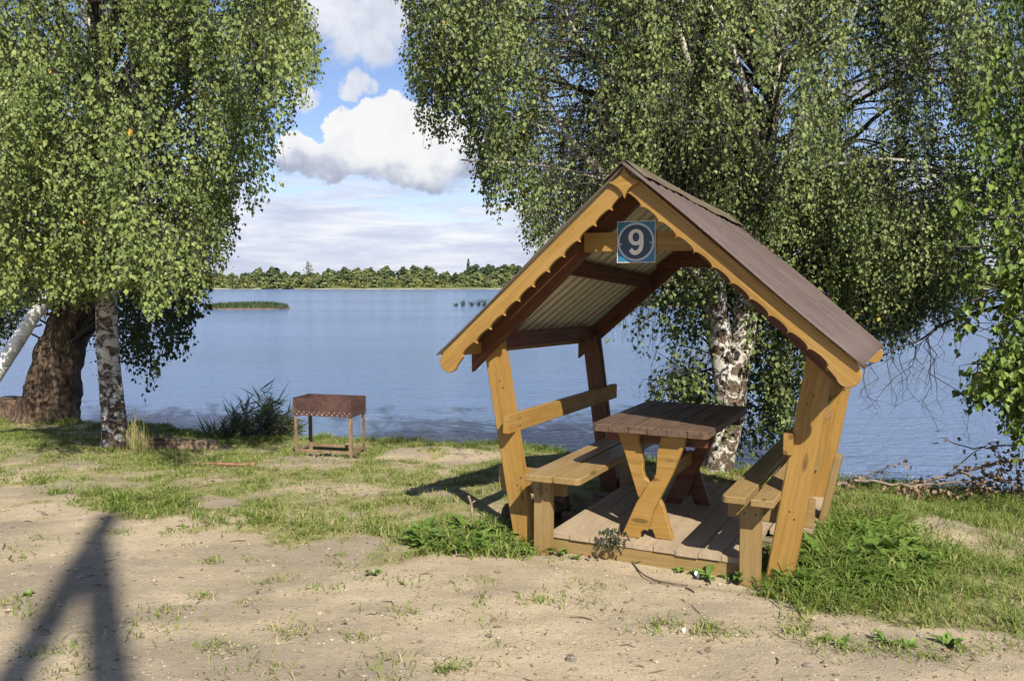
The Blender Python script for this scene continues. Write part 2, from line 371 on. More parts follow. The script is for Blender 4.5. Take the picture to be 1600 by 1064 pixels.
M_LEAF_B = leaf_mat('broad_bright_leaves', [(0, (.06, .11, .018)), (.5, (.125, .19, .034)), (.95, (.19, .26, .05)), (1, (.30, .26, .05))])
M_DEADLEAF = leaf_mat('dry_brown_leaves', [(0, (.10, .065, .04)), (.5, (.23, .16, .10)), (1, (.40, .31, .20))], .15, .7, .2)
M_WEED = leaf_mat('weed_leaves', [(0, (.085, .15, .028)), (.5, (.17, .27, .052)), (1, (.27, .37, .10))], .3)
M_WILT = leaf_mat('wilted_leaves', [(0, (.018, .026, .014)), (.6, (.035, .045, .022)), (1, (.075, .08, .045))], .15, .7)
M_GRASS = leaf_mat('grass_blades', [(0, (.075, .135, .020)), (.35, (.15, .22, .04)), (.7, (.25, .275, .075)), (.9, (.37, .33, .14)), (1, (.46, .38, .22))], .3, .6, .2)
M_REED = leaf_mat('reed_leaves', [(0, (.030, .050, .022)), (.6, (.060, .088, .036)), (1, (.12, .15, .055))], .25, .5)
M_PLUME = leaf_mat('reed_plumes', [(0, (.12, .095, .08)), (1, (.22, .17, .13))], .2, .8, .1)
M_FAR = leaf_mat('far_foliage', [(0, (.065, .085, .038)), (.5, (.12, .148, .06)), (1, (.185, .205, .085))], .15, .8, .1)  # distance haze is put into all three far foliage colours, paled and bluish
M_FARDARK = leaf_mat('far_dark_foliage', [(0, (.035, .056, .028)), (.5, (.065, .092, .042)), (1, (.11, .14, .06))], .15, .8, .1)
M_FARPALE = leaf_mat('far_pale_foliage', [(0, (.10, .12, .045)), (.5, (.165, .18, .065)), (1, (.23, .235, .09))], .15, .8, .1)

# ------------------------------------------------------------------ terrain
SH = np.array([(-60, 14.5), (-14, 13.2), (-6.2, 11.9), (-4.06, 10.9), (-2.66, 10.25), (-1.34, 10.05), (-.29, 9.75), (.65, 8.95), (1.96, 8.35), (2.7, 7.6), (3.4, 7.15), (3.9, 6.75), (6, 6.2), (12, 5.2), (60, 0)])
WATER_Z = -1.0
def shore(x): return np.interp(x, SH[:, 0], SH[:, 1]) + .12 * np.sin(x * 2.3) + .07 * np.sin(x * 5.1 + 1) + .05 * np.sin(x * 11 + 2)
def edge_h(x): return np.interp(x, [-6, -2, .5, 2.5, 4], [-.3, -.29, -.22, -.15, -.1])
def ground_z(x, y):
    x = np.asarray(x, float); y = np.asarray(y, float); ys = shore(x); d = ys - y
    z = edge_h(x) * sstep(-d, -3.6, -.2)
    z = z + .06 * (fbm(x, y, .7, 3) - .5) * sstep(y, 2, 4) + .03 * (fbm(x, y, 3.1, 3) - .5) + .012 * (fbm(x, y, 9, 2) - .5)
    z = z + .10 * np.exp(-(((x + .75) / .75) ** 2 + ((y - 9.0) / .35) ** 2))           # sand heap by the bank
    z = z + .12 * np.exp(-(((x - 2.5) / .55) ** 2 + ((y - 6.0) / .6) ** 2))           # grassy mound right of the shelter
    px, py = x - .762, y - 4.993; c, s = math.cos(.464), math.sin(.464); u, dd = px * c - py * s, px * s + py * c
    fl = sstep(np.maximum(np.abs(u) - .75, np.maximum(-.2 - dd, dd - 1.9)), .25, 0)
    z = z * (1 - fl) - .055 * fl
    under = sstep(-d, -.05, .9)
    return z * (1 - under) + under * (-1.5) - .2 * sstep(-d, .9, 5)
def road_line(px): return np.interp(px, [-900, 0, 180, 330, 420, 560, 640, 760, 850, 1000, 1150, 1250, 1400, 1600, 2400], [750, 765, 797, 815, 828, 836, 858, 874, 874, 872, 905, 952, 980, 997, 1020])
SAND = [(480, 722, 85, 15, .85), (690, 712, 105, 15, 1.0), (330, 785, 45, 9, .95), (560, 765, 120, 8, .5), (690, 775, 60, 9, .45), (1462, 835, 70, 28, .85), (1560, 850, 70, 30, .6), (1290, 780, 28, 9, .5), (60, 728, 110, 9, .5), (650, 742, 100, 8, .5), (330, 750, 60, 6, .5), (1430, 790, 22, 10, .7)]
def grass_mask(x, y):
    z = ground_z(x, y); px, py = to_px(np.stack([x, y, z], -1)); n = fbm(x, y, 1.6, 4); n2 = fbm(x + 9, y, 5, 3)
    g = sstep(road_line(px) - py + (n - .5) * 60 + (n2 - .5) * 34, -8, 16)
    pat = .35 + .65 * sstep(n * .6 + n2 * .4, .40, .58)
    pat = np.maximum(pat, sstep(px, 1150, 1230))
    for cx, cy, rx, ry, k in SAND:
        pat = pat * (1 - k * sstep(((px - cx) / rx) ** 2 + ((py - cy) / ry) ** 2 + (n2 - .5) * 1.4, 1.25, .5))
    g = g * pat
    # sparse tufts out on the road
    rd = sstep(fbm(x + 31, y + 7, 3.3, 3), .63, .74) * .5 * sstep(road_line(px) - py, -190, -10)
    g = np.maximum(g, rd)
    q1, q2 = x - .762, y - 4.993; c, s = math.cos(.464), math.sin(.464); u, dd = q1 * c - q2 * s, q1 * s + q2 * c
    inside = (np.abs(u) < .66) & (dd > -.06) & (dd < 1.75)
    front = sstep(np.maximum(np.abs(u + .02) - .55, np.abs(dd + .25) - .22), .1, -.02)
    return np.where(inside, 0, g * (1 - .85 * front)), px, py
def ground():
    gx = np.unique(np.concatenate([np.linspace(-60, -9, 24), np.arange(-9, 7.5, .045), np.linspace(7.5, 60, 24)]))
    gy = np.unique(np.concatenate([np.linspace(-60, 2.4, 26), np.arange(2.4, 13.6, .045), np.linspace(13.6, 40, 8)]))
    X, Y = np.meshgrid(gx, gy); Z = ground_z(X, Y); nx, ny = len(gx), len(gy)
    i = (np.arange(ny - 1)[:, None] * nx + np.arange(nx - 1)[None]).ravel()
    me = mesh_np('ground', np.stack([X, Y, Z], -1).reshape(-1, 3), np.stack([i, i + 1, i + nx + 1, i + nx], -1), smooth=True)
    gm, px, py = grass_mask(X.ravel(), Y.ravel())
    a = me.attributes.new('grass', 'FLOAT', 'POINT'); a.data.foreach_set('value', gm.astype(np.float32))
    m, t = newmat('sandy_ground'); oc = t.add('ShaderNodeTexCoord').outputs['Object']
    n1 = t.noise(oc, .9, 6, .6); n2 = t.noise(oc, 6, 8, .68); n3 = t.noise(oc, 55, 5, .7); streak = t.noise(t.mapping(oc, (1, 5, 1), (0, 0, R(-9))), 1.1, 5, .6)
    sand = t.ramp(t.math('ADD', t.math('MULTIPLY', n1, .45), t.math('ADD', t.math('MULTIPLY', n2, .3), t.math('MULTIPLY', streak, .28))), [(.36, (.30, .242, .155)), (.5, (.41, .335, .22)), (.62, (.485, .395, .27))])
    gp = t.noise(t.mapping(oc, (.8, 1.7, 1), (0, 0, R(12)), (3, 1, 0)), .85, 6, .62); sand = t.mix(t.step(gp, .44, .60, 0, .75), sand, (.235, .20, .145)); sand = t.mix(t.step(n3, .32, .6, .4, 0), sand, (.22, .175, .115))
    vo = t.add('ShaderNodeTexVoronoi', i={'Vector': oc, 'Scale': 42.0}); peb = t.step(vo.outputs['Distance'], .36, .18); vc = t.add('ShaderNodeSeparateColor', i={0: vo.outputs['Color']})
    sparse = t.math('MULTIPLY', peb, t.step(t.math('ADD', vc.outputs[0], t.math('MULTIPLY', n2, .5)), .98, 1.08))
    pc = t.mix(vc.outputs[1], (.17, .15, .13), (.52, .47, .40)); sand = t.mix(sparse, sand, pc)
    fg = t.noise(oc, 210, 3, .7); sand = t.mix(t.step(fg, .50, .66, 0, .42), sand, (.15, .12, .085)); sand = t.mix(t.step(fg, .42, .32, 0, .3), sand, (.58, .50, .37)); v2 = t.add('ShaderNodeTexVoronoi', i={'Vector': oc, 'Scale': 120.0}); p2 = t.math('MULTIPLY', t.step(v2.outputs['Distance'], .4, .15), t.step(t.add('ShaderNodeSeparateColor', i={0: v2.outputs['Color']}).outputs[0], .72, .8))
    sand = t.mix(t.math('MULTIPLY', p2, .6), sand, t.mix(vc.outputs[2], (.10, .085, .065), (.45, .39, .31)))
    gr = t.add('ShaderNodeAttribute', attribute_name='grass').outputs['Fac']
    soil = t.ramp(n2, [(.35, (.10, .105, .035)), (.5, (.20, .195, .07)), (.65, (.31, .27, .14))])
    col = t.mix(t.math('MULTIPLY', t.step(t.math('ADD', gr, t.math('MULTIPLY', t.math('SUBTRACT', n2, .5), .7)), .15, .6), .85), sand, soil)
    n4 = t.noise(oc, 170, 3, .65); sand = sand; hgt = t.math('ADD', t.math('ADD', t.math('ADD', t.math('MULTIPLY', n4, .35), t.math('MULTIPLY', n2, 1.2)), t.math('MULTIPLY', n3, .5)), t.math('ADD', t.math('MULTIPLY', sparse, .6), t.math('MULTIPLY', p2, .2)))
    pbr(t, col, .95, hgt, .7, .018, .1)
    return tag(link('ground', me, None, m), 'sandy earth bank with a dirt track and patchy grass', 'ground', kind='structure')
ground()
def water():
    S = 2600
    ys = np.concatenate([[-S], np.linspace(0, 60, 7), [S]]); xs = np.array([-S, -200, 0, 200, S])
    X, Y = np.meshgrid(xs, ys); nx, ny = len(xs), len(ys); i = (np.arange(ny - 1)[:, None] * nx + np.arange(nx - 1)[None]).ravel()
    me = mesh_np('lake_water', np.stack([X, Y, np.full_like(X, WATER_Z)], -1).reshape(-1, 3), np.stack([i, i + 1, i + nx + 1, i + nx], -1))
    m, t = newmat('rippled_lake_water'); oc = t.add('ShaderNodeTexCoord').outputs['Object']
    a = t.noise(t.mapping(oc, (1, 2.3, 1), (0, 0, R(8))), 1.5, 5, .62, .3); b = t.noise(t.mapping(oc, (1, 2.0, 1), (0, 0, R(-14))), 6.0, 4, .6, .2)
    c = t.noise(t.mapping(oc, (1, 2.0, 1), (0, 0, R(4))), .28, 4, .55)
    patch = t.step(t.noise(t.mapping(oc, (.25, 1, 1)), .06, 4, .6), .38, .62, .55, 1.25)
    h = t.math('MULTIPLY', t.math('ADD', t.math('ADD', t.math('MULTIPLY', a, .60), t.math('MULTIPLY', b, .26)), t.math('MULTIPLY', c, .4)), patch)
    pbr(t, (.105, .175, .315), .13, h, 1.0, .5, .5, IOR=1.33)
    return tag(link('lake_water', me, None, m), 'wide blue rippled lake', 'water', kind='structure')
water()

# ------------------------------------------------------------------ far shore
FY = 318.0
def far_land():
    xs = np.linspace(-420, 420, 169); prof = [(-6, WATER_Z - .6), (0, WATER_Z + .02), (2.5, WATER_Z + .45), (9, WATER_Z + .9), (14, WATER_Z + 1.6), (40, WATER_Z + 2.2), (160, WATER_Z + 3), (2200, WATER_Z + 3)]
    V = []
    for x in xs:
        y0 = FY + 3.5 * math.sin(x * .05) + 1.6 * math.sin(x * .21 + 1)
        for d, z in prof: V.append((x * (1 + max(0, d - 40) / 200), y0 + d, z + .2 * math.sin(x * .4 + d) * (d > 0)))
    k = len(prof); F_ = [[i * k + j, (i + 1) * k + j, (i + 1) * k + j + 1, i * k + j + 1] for i in range(len(xs) - 1) for j in range(k - 1)]
    me = mesh_np('far_shore', np.array(V), np.array(F_), smooth=True)
    m, t = newmat('far_shore_sand_and_grass'); oc = t.add('ShaderNodeTexCoord').outputs['Object']; z = t.add('ShaderNodeSeparateXYZ', i={0: oc}).outputs[2]
    n = t.noise(t.mapping(oc, (.12, 1, 1)), .9, 5, .6)
    sand = t.mix(t.step(n, .42, .6), (.20, .17, .11), (.50, .44, .34)); gr = t.mix(n, (.07, .09, .03), (.17, .18, .07))
    pbr(t, t.mix(t.step(t.math('ADD', z, t.math('MULTIPLY', n, .5)), WATER_Z + .36, WATER_Z + .6), sand, gr), .95, spec=.1)
    return tag(link('far_shore', me, None, m), 'low sandy far shore of the lake', 'shore', kind='structure')
far_land()
def leaf_clump_crown(seed, wdt, hgt, z0, shape, n=900, size=.55):
    g = np.random.default_rng(seed); L = []
    nl = 10
    for k in range(nl):
        t = (k + .5) / nl
        if shape == 'cone': r = wdt * .5 * (1 - t) ** .8; c = (g.normal(0, .1) * r, g.normal(0, .1) * r, z0 + t * hgt); L.append((*c, r * .8 + .15, hgt / nl * 1.1))
        else:
            prof = {'round': math.sin(math.pi * (.12 + .84 * t)) ** .7, 'tall': math.sin(math.pi * (.1 + .86 * t)) ** .6, 'bush': (1 - t * .8) ** .5}[shape]
            a = k * 2.4; rr = wdt * .5 * prof; L.append((math.cos(a) * rr * .5, math.sin(a) * rr * .5, z0 + t * hgt * .88, rr * .62, hgt * .20))
    L = np.array(L); idx = g.integers(0, nl, n); u = g.normal(size=(n, 3)); u /= np.linalg.norm(u, axis=1)[:, None]
    rad = g.uniform(.6, 1.08, n); C = L[idx, :3] + u * np.stack([L[idx, 3], L[idx, 3], L[idx, 4]], -1) * rad[:, None]
    nn = u + g.normal(0, .5, (n, 3)); nn /= np.linalg.norm(nn, axis=1)[:, None]
    a = np.cross(nn, [0, 0, 1.0]); a /= np.linalg.norm(a, axis=1)[:, None] + 1e-6; b = np.cross(nn, a)
    s = (size * g.uniform(.5, 1.3, n))[:, None]
    V = np.stack([C - a * s, C - b * s * .8, C + a * s * 1.1, C + b * s * .9], 1).reshape(-1, 3)
    clump = np.clip(.5 + .28 * np.sin(L[idx, 2] * 3 + idx) + g.normal(0, .2, n), 0, 1)
    return mesh_np('crown', V, np.arange(n * 4).reshape(-1, 4), var=clump)
def far_tree(name, crown, trunk_h, mat, label, group):
    o = empty(name); tag(o, label, 'tree', group)
    s = Soup(); s.tube([(0, 0, -.5), (.05, 0, trunk_h * .5), (0, .05, trunk_h)], [.22, .17, .1], 6); link('trunk', s.mesh('trunk', True), o, M_TWIG)
    link('crown', crown, o, mat); return o
kinds = [
    far_tree('broadleaf_tree', leaf_clump_crown(1, 7.5, 7.2, .8, 'round', 850), 4, M_FAR, 'mid green rounded tree in the wood along the far shore', 'rounded trees on the far shore'),
    far_tree('broadleaf_tree', leaf_clump_crown(2, 7.0, 6.4, .6, 'round', 800), 4, M_FARPALE, 'pale yellowish green rounded tree in the wood along the far shore', 'yellowish trees on the far shore'),
    far_tree('dense_tree', leaf_clump_crown(3, 6.8, 8.2, 1.0, 'tall', 850), 5, M_FARDARK, 'dark green tall tree in the wood along the far shore', 'dark tall trees on the far shore'),
    far_tree('willow_shrub', leaf_clump_crown(4, 5.6, 3.6, .1, 'bush', 560, .45), 1.5, M_FAR, 'low rounded willow shrub at the edge of the far beach', 'low shrubs along the far beach'),
    far_tree('willow_shrub', leaf_clump_crown(5, 4.6, 3.0, .1, 'bush', 500, .4), 1.3, M_FARPALE, 'low pale green shrub at the edge of the far beach', 'low pale shrubs along the far beach')]
def far_z(d): return WATER_Z + float(np.interp(d, [0, 2.5, 9, 14, 40, 160], [.02, .45, .9, 1.6, 2.2, 3.0]))
def sky_h(px):     # outline of the wood in the photograph, metres above the water
    py = np.interp(px, [-200, 360, 420, 470, 500, 560, 620, 680, 712, 735, 770, 800, 860, 1060, 1700], [432, 434, 424, 430, 428, 420, 420, 423, 431, 421, 415, 414, 418, 424, 428]); return (452 - py) / F_PX * FY
g2 = np.random.default_rng(21); used = [0] * 5
def put_far(k, px, d, sc, rz, sz=None):
    src = kinds[k]; o = src if used[k] == 0 else copy_tree(src); used[k] += 1
    y = FY + d; o.location = ((px - CX) / F_PX * y, y, far_z(d) - .1); o.rotation_euler = (0, 0, rz); o.scale = (sc, sc, sz or sc); return o
for row, d, step in ((0, 40, 23), (1, 26, 21), (2, 14, 24)):
    px = -130.0
    while px < 1700:
        hgt = sky_h(px) * (1.0, .82, .6)[row] * g2.uniform(.82, 1.06) - far_z(d) * .35
        k = int(g2.choice([0, 0, 1, 2, 2] if row < 2 else [0, 1, 0, 3])); base = (7.6, 6.8, 9.0, 3.7, 3.1)[k]
        put_far(k, px + g2.uniform(-6, 6), d + g2.uniform(-5, 5), max(.55, hgt / base) * g2.uniform(1.15, 1.4), g2.uniform(0, 6.28), max(.5, hgt / base))
        px += step * g2.uniform(.75, 1.25)
px = 352.0
while px < 1500:
    put_far(int(g2.choice([3, 4])), px, g2.uniform(3, 9), g2.uniform(.7, 1.25), g2.uniform(0, 6.28)); px += g2.uniform(10, 26)
def one_far(name, px, d, crown, mat, label, th=4, cat='tree'):
    o = far_tree(name, crown, th, mat, label, None); y = FY + d; o.location = ((px - CX) / F_PX * y, y, far_z(d) - .1); o['category'] = cat
one_far('dense_tree', 428, 18, leaf_clump_crown(31, 7.2, 6.4, .4, 'round', 1100), M_FARDARK, 'largest dark green domed tree rising left of centre on the far shore')
one_far('broadleaf_tree', 513, 12, leaf_clump_crown(32, 7.6, 5.2, .1, 'bush', 1100), M_FAR, 'broad green dome shaped tree standing right at the far beach edge')
one_far('broadleaf_tree', 745, 9, leaf_clump_crown(33, 7.4, 5.2, .1, 'bush', 1100), M_FAR, 'wide round green tree by the water left of the shelter roof')
one_far('spruce_tree', 732, 55, leaf_clump_crown(34, 3.0, 9.6, .5, 'cone', 500, .4), M_FARDARK, 'dark pointed spruce top showing above the far wood')
one_far('sparse_tree', 483, 60, leaf_clump_crown(35, 4.4, 6.0, 3.4, 'tall', 230, .3), M_FARPALE, 'pale sparse tree standing taller than the far wood', 9)
def pale_pole(px, d, h, lean, label):
    s = Soup(); s.tube([(0, 0, -.3), (lean * .5, 0, h * .5), (lean, 0, h)], [.17, .14, .11], 8); s.box((-.5 + lean, -.06, h - .35), (.5 + lean, .06, h - .2))
    y = FY + d; tag(link('wooden_pole', s.mesh('wooden_pole'), None, M_LOG, ((px - CX) / F_PX * y, y, far_z(d))), label, 'pole')
pale_pole(575, 8, 5.2, 0, 'pale upright pole among trees on the far shore, left of centre')
pale_pole(767, 7, 3.8, 0, 'pale upright pole on the far shore near the shelter roof')
pale_pole(697, 7, 3.6, .9, 'pale leaning pole on the far shore')

# islets and reeds in the lake
def blades(P, h, wd, lean, g, down=None, segs=2):
    """grass blades rooted at P: returns verts, quads, tris"""
    n = len(P); th = g.uniform(0, 2 * np.pi, n); dirn = np.stack([np.cos(th), np.sin(th), np.zeros(n)], -1); ph = th + np.pi / 2 + g.normal(0, .5, n)
    side = np.stack([np.cos(ph), np.sin(ph), np.zeros(n)], -1) * (wd[:, None] / 2)
    up = np.array([0, 0, 1.0])
    mid = P + up * (h * .6)[:, None] + dirn * (h * lean * .3)[:, None]; tip = P + up * (h * (1 - .25 * lean))[:, None] + dirn * (h * lean)[:, None]
    V = np.stack([P - side, P + side, mid + side * .8, mid - side * .8, tip], 1).reshape(-1, 3); b = np.arange(n) * 5
    return V, np.stack([b, b + 1, b + 2, b + 3], -1), np.stack([b + 3, b + 2, b + 4], -1)
def islet(px0, px1, y, h, label, n=2600, reedlab=''):
    x0, x1 = (px0 - CX) / F_PX * y, (px1 - CX) / F_PX * y; cx, rx = (x0 + x1) / 2, (x1 - x0) / 2
    k = 40; V = [(0, 0, .25)] + [(rx * math.cos(a) * (1 + .08 * math.sin(3 * a)), 1.6 * math.sin(a), .12) for a in np.linspace(0, 2 * math.pi, k, endpoint=False)] + [(rx * 1.05 * math.cos(a) * (1 + .08 * math.sin(3 * a)), 1.9 * math.sin(a), -.5) for a in np.linspace(0, 2 * math.pi, k, endpoint=False)]
    me = mesh_np('islet', np.array(V), [np.array([[1 + i, 1 + (i + 1) % k, 0] for i in range(k)]), np.array([[1 + i, 1 + k + i, 1 + k + (i + 1) % k, 1 + (i + 1) % k] for i in range(k)])])
    tag(link('islet', me, None, flat_mat('islet_mud', (.12, .075, .045), .9, vary=.4, sc=2), (cx, y, WATER_Z)), label, 'islet', kind='structure')
    g = np.random.default_rng(int(px0)); a = g.uniform(0, 6.28, n); r = np.sqrt(g.random(n)); P = np.stack([rx * r * np.cos(a), 1.6 * r * np.sin(a), np.full(n, .1)], -1)
    hh = h * g.uniform(.5, 1.0, n) * (.75 + .5 * fbm(P[:, 0] + 50, P[:, 1], .6, 3)) * (1 - .5 * (np.abs(P[:, 0]) / rx) ** 6)
    V, q, t3 = blades(P, hh, np.full(n, .09), g.uniform(.1, .5, n), g); va = np.clip(g.normal(.42, .2, n), 0, 1)
    tag(link('reeds', mesh_np('reeds', V, [q, t3], var=np.concatenate([va, va])), None, M_FARDARK, (cx, y, WATER_Z)), reedlab, 'reeds', kind='stuff')
islet(318, 451, 84, .72, 'low muddy islet in the lake left of centre', reedlab='green reeds covering the low islet left of centre')
islet(985, 1100, 92, 1.5, 'reedy islet seen through the shelter', reedlab='tall green reeds on the islet seen through the shelter')
for k, (px, h) in enumerate(((712, .45), (724, .85), (737, .6), (748, .8), (756, .95))):
    g = np.random.default_rng(70 + k); n = 26; P = np.stack([g.normal(0, .14, n), g.normal(0, .14, n), np.full(n, -.2)], -1)
    V, q, t3 = blades(P, h * g.uniform(.7, 1.2, n) + .2, np.full(n, .07), g.uniform(.2, .8, n), g); va = g.uniform(.0, .45, n)
    tag(link('reed_tuft', mesh_np('reed_tuft', V, [q, t3], var=np.concatenate([va, va])), None, M_REED, ((px - CX) / F_PX * 94, 94, WATER_Z)), 'thin tuft of reeds standing in the open lake beside the shelter roof', 'reeds', 'reed tufts standing in open water')

# ------------------------------------------------------------------ grass
def grass():
    g = np.random.default_rng(4); N = 1080000
    x = g.uniform(-12.5, 9.5, N); y = 3.2 + 10 * g.random(N) ** .8; ok = (y < shore(x) + .15) & (np.abs(x) < .64 * y + 2.6); x, y = x[ok], y[ok]
    m, px, py = grass_mask(x, y); z = ground_z(x, y)
    right = sstep(px, 1130, 1220) * sstep(py, 735, 800); lush = np.maximum(sstep(((px - 1310) / 190) ** 2 + ((py - 885) / 85) ** 2, 1.3, .3), sstep(((px - 745) / 110) ** 2 + ((py - 845) / 35) ** 2, 1.3, .4))
    edge = sstep(np.abs(road_line(px) - py - 14), 34, 0) * sstep(px, 1150, 1000) * fbm(x, y, 2.2, 2)
    bank = sstep(shore(x) - y, .5, 0)
    n3 = fbm(x + 70, y, 2.4, 3)
    tuft = sstep(fbm(x + 5, y + 40, 6.5, 2), .45, .62)
    dens = m * (.42 + .45 * tuft + .35 * edge + .4 * lush + .18 * right + .2 * bank)
    keep = g.random(len(x)) < np.clip(dens, 0, 1); x, y, z, px, py, lush, edge, bank, tuft, right, m = [q[keep] for q in (x, y, z, px, py, lush, edge, bank, tuft, right, m)]
    T = [(265, 832), (190, 830), (275, 850), (330, 872), (390, 868), (530, 868), (540, 882), (583, 900), (665, 912), (742, 914), (240, 955), (265, 962), (280, 965), (232, 985), (345, 1018), (365, 1022), (330, 1012), (455, 985), (465, 993), (420, 1045), (400, 1055), (605, 1062), (702, 1052), (715, 1050), (610, 1035), (108, 1040), (62, 1018), (110, 1010), (60, 962), (40, 945), (15, 940), (170, 990), (835, 938), (910, 910), (930, 912), (870, 935), (923, 942), (1030, 975), (1020, 982), (1063, 978), (1108, 978), (1112, 985), (1130, 990), (1180, 985), (1272, 985), (1290, 1000), (1310, 1008), (1325, 1015), (1240, 985), (1380, 1005), (1400, 1010), (1420, 1018), (1440, 1022), (1460, 1028), (1480, 1015), (1500, 1020), (1385, 1015), (1590, 990), (1560, 1005), (380, 940), (500, 920), (560, 1000), (640, 960), (430, 905), (320, 930)]
    tx, ty, tsz = [], [], []
    for (a_, b_) in T:
        q_ = at_z(a_, b_, 0.0); k_ = int(g.integers(16, 46)); sp = g.uniform(.02, .075); tx.append(q_[0] + g.normal(0, sp, k_) * 1.4); ty.append(q_[1] + g.normal(0, sp, k_)); tsz.append(np.full(k_, g.uniform(.35, 1.0)))
    tx, ty, tsz = map(np.concatenate, (tx, ty, tsz)); k_ = len(tx); zer = np.zeros(k_)
    x, y, z = np.concatenate([x, tx]), np.concatenate([y, ty]), np.concatenate([z, ground_z(tx, ty)]); lush, edge, bank, right = [np.concatenate([q, zer]) for q in (lush, edge, bank, right)]; tuft = np.concatenate([tuft, tsz])
    n = len(x); h = (.022 + .028 * tuft + .030 * edge + .048 * lush + .028 * right + .035 * bank) * g.uniform(.55, 1.35, n)
    lean = g.uniform(.5, 1.9, n); wd = (.0055 + .0035 * np.clip(lush + edge, 0, 1)) * g.uniform(.7, 1.3, n)
    V, q, t3 = blades(np.stack([x, y, z - .004], -1), h, wd, lean, g)
    va = np.clip(g.normal(.54, .22, n) - .12 * lush - .18 * edge - .10 * right - .1 * bank + .3 * (fbm(x, y, 1.1, 3) - .5), 0, 1); print('grass blades', n)
    me = mesh_np('grass', V, [q, t3], var=np.concatenate([va, va]))
    tag(link('grass', me, None, M_GRASS), 'short patchy grass on the bank and along the track', 'grass', kind='stuff')
grass()
def pebbles():
    g = np.random.default_rng(8); N = 15000; y = 2.7 + 7 * g.random(N) ** 1.5; x = g.uniform(-1, 1, N) * (.64 * y + .2)
    m, px, py = grass_mask(x, y); k = (m < .25) & (g.random(N) < np.where(py > road_line(px), 1, .3)); 
    x, y = x[k], y[k]; z = ground_z(x, y); n = len(x); s = .0025 + .011 * g.random(n) ** 7
    base = np.array([[1, 0, 0], [-1, 0, 0], [0, 1, 0], [0, -1, 0], [0, 0, 1], [0, 0, -1], [.6, .6, .55], [-.6, .55, .5], [.6, -.6, .5], [-.6, -.6, .55]], float)
    fc = np.array([[0, 6, 4], [6, 2, 4], [2, 7, 4], [7, 1, 4], [1, 9, 4], [9, 3, 4], [3, 8, 4], [8, 0, 4], [6, 0, 2], [7, 2, 1], [9, 1, 3], [8, 3, 0]])
    V = base[None] * g.uniform(.75, 1.3, (n, 10, 1)) * s[:, None, None] * np.stack([g.uniform(.8, 1.5, n), g.uniform(.8, 1.3, n), g.uniform(.45, .8, n)], -1)[:, None]
    V = V + np.stack([x, y, z + s * .15], -1)[:, None]; fcs = (fc[None] + (np.arange(n) * 10)[:, None, None]).reshape(-1, 3)
    m_, t = newmat('pebble_stone'); t_v = t.add('ShaderNodeAttribute', attribute_name='var').outputs['Fac']
    pbr(t, t.ramp(t_v, [(0, (.12, .10, .08)), (.5, (.27, .22, .16)), (1, (.37, .31, .23))]), .85, spec=.2)
    tag(link('gravel', mesh_np('gravel', V.reshape(-1, 3), fcs, var=np.repeat(g.random(n), 12)), None, m_), 'loose pebbles scattered on the dirt track', 'gravel', kind='stuff')
pebbles()
def litter():
    g = np.random.default_rng(28); s = Soup()
    for k in range(260):
        y = 2.9 + 6.5 * g.random() ** 1.4; x = g.uniform(-1, 1) * .62 * y
        if y > shore(np.array([x]))[0] - .3 or (-.1 < x < 2.3 and 4.6 < y < 7): continue
        a = g.uniform(0, 3.14); L = .02 + .10 * g.random() ** 2; b = a + g.normal(0, .5); p = np.array([x, y, 0]); q = p + L * .5 * np.array([math.cos(a), math.sin(a), 0]); e = q + L * .5 * np.array([math.cos(b), math.sin(b), 0])
        P3 = np.array([p, q, e]); P3[:, 2] = ground_z(P3[:, 0], P3[:, 1]) + [.004, .007, .004]; s.tube(P3, [.0022, .0028, .0014] if g.random() < .8 else [.004, .005, .003], 4, cap=False)
    tag(link('twig_litter', s.mesh('twig_litter'), None, flat_mat('dry_twig_litter', (.115, .085, .055), .85, vary=.5, sc=6)), 'broken dry twigs and straw scattered over the track', 'twigs', kind='stuff')
litter()
# ------------------------------------------------------------------ leaves
def leaf_soup(C, T, size, g, wr=.42, fold=.18, nrm=None):
    """kite shaped folded leaves: C base points, T hanging directions"""
    n = len(C); T = T / (np.linalg.norm(T, axis=1)[:, None] + 1e-9)
    r = g.normal(size=(n, 3)) if nrm is None else nrm + g.normal(0, .75, (n, 3))
    W = np.cross(T, r); W /= np.linalg.norm(W, axis=1)[:, None] + 1e-9; Nn = np.cross(W, T); s = size[:, None]
    mid = C + T * s * .38; V = np.stack([C, mid + W * s * wr + Nn * s * fold, C + T * s, mid - W * s * wr + Nn * s * fold], 1).reshape(-1, 3)
    b = np.arange(n) * 4; return V, np.concatenate([np.stack([b, b + 1, b + 2], -1), np.stack([b, b + 2, b + 3], -1)])
def scatter_leaves():
    g = np.random.default_rng(17); n = 420; y = 3 + 8 * g.random(n); x = g.uniform(-1, 1, n) * (.62 * y); ok = y < shore(x) - .2; x, y = x[ok], y[ok]; n = len(x)
    C = np.stack([x, y, ground_z(x, y) + .008], -1); T = np.stack([g.normal(size=n), g.normal(size=n), g.normal(0, .15, n)], -1); nrm = np.tile([0, 0, 1.0], (n, 1))
    V, f = leaf_soup(C, T, g.uniform(.015, .04, n), g, .38, .12, nrm); va = np.clip(g.normal(.6, .3, n), 0, 1)
    tag(link('fallen_leaves', mesh_np('fallen_leaves', V, f, var=np.concatenate([va, va])), None, M_DEADLEAF), 'small dry birch leaves scattered over track and grass', 'fallen leaves', kind='stuff')
scatter_leaves()
def in_poly(px, py, poly):
    c = np.zeros(len(px), bool); j = len(poly) - 1
    for i in range(len(poly)):
        xi, yi = poly[i]; xj, yj = poly[j]
        c ^= ((yi > py) != (yj > py)) & (px < (xj - xi) * (py - yi) / ((yj - yi) or 1e-9) + xi); j = i
    return c
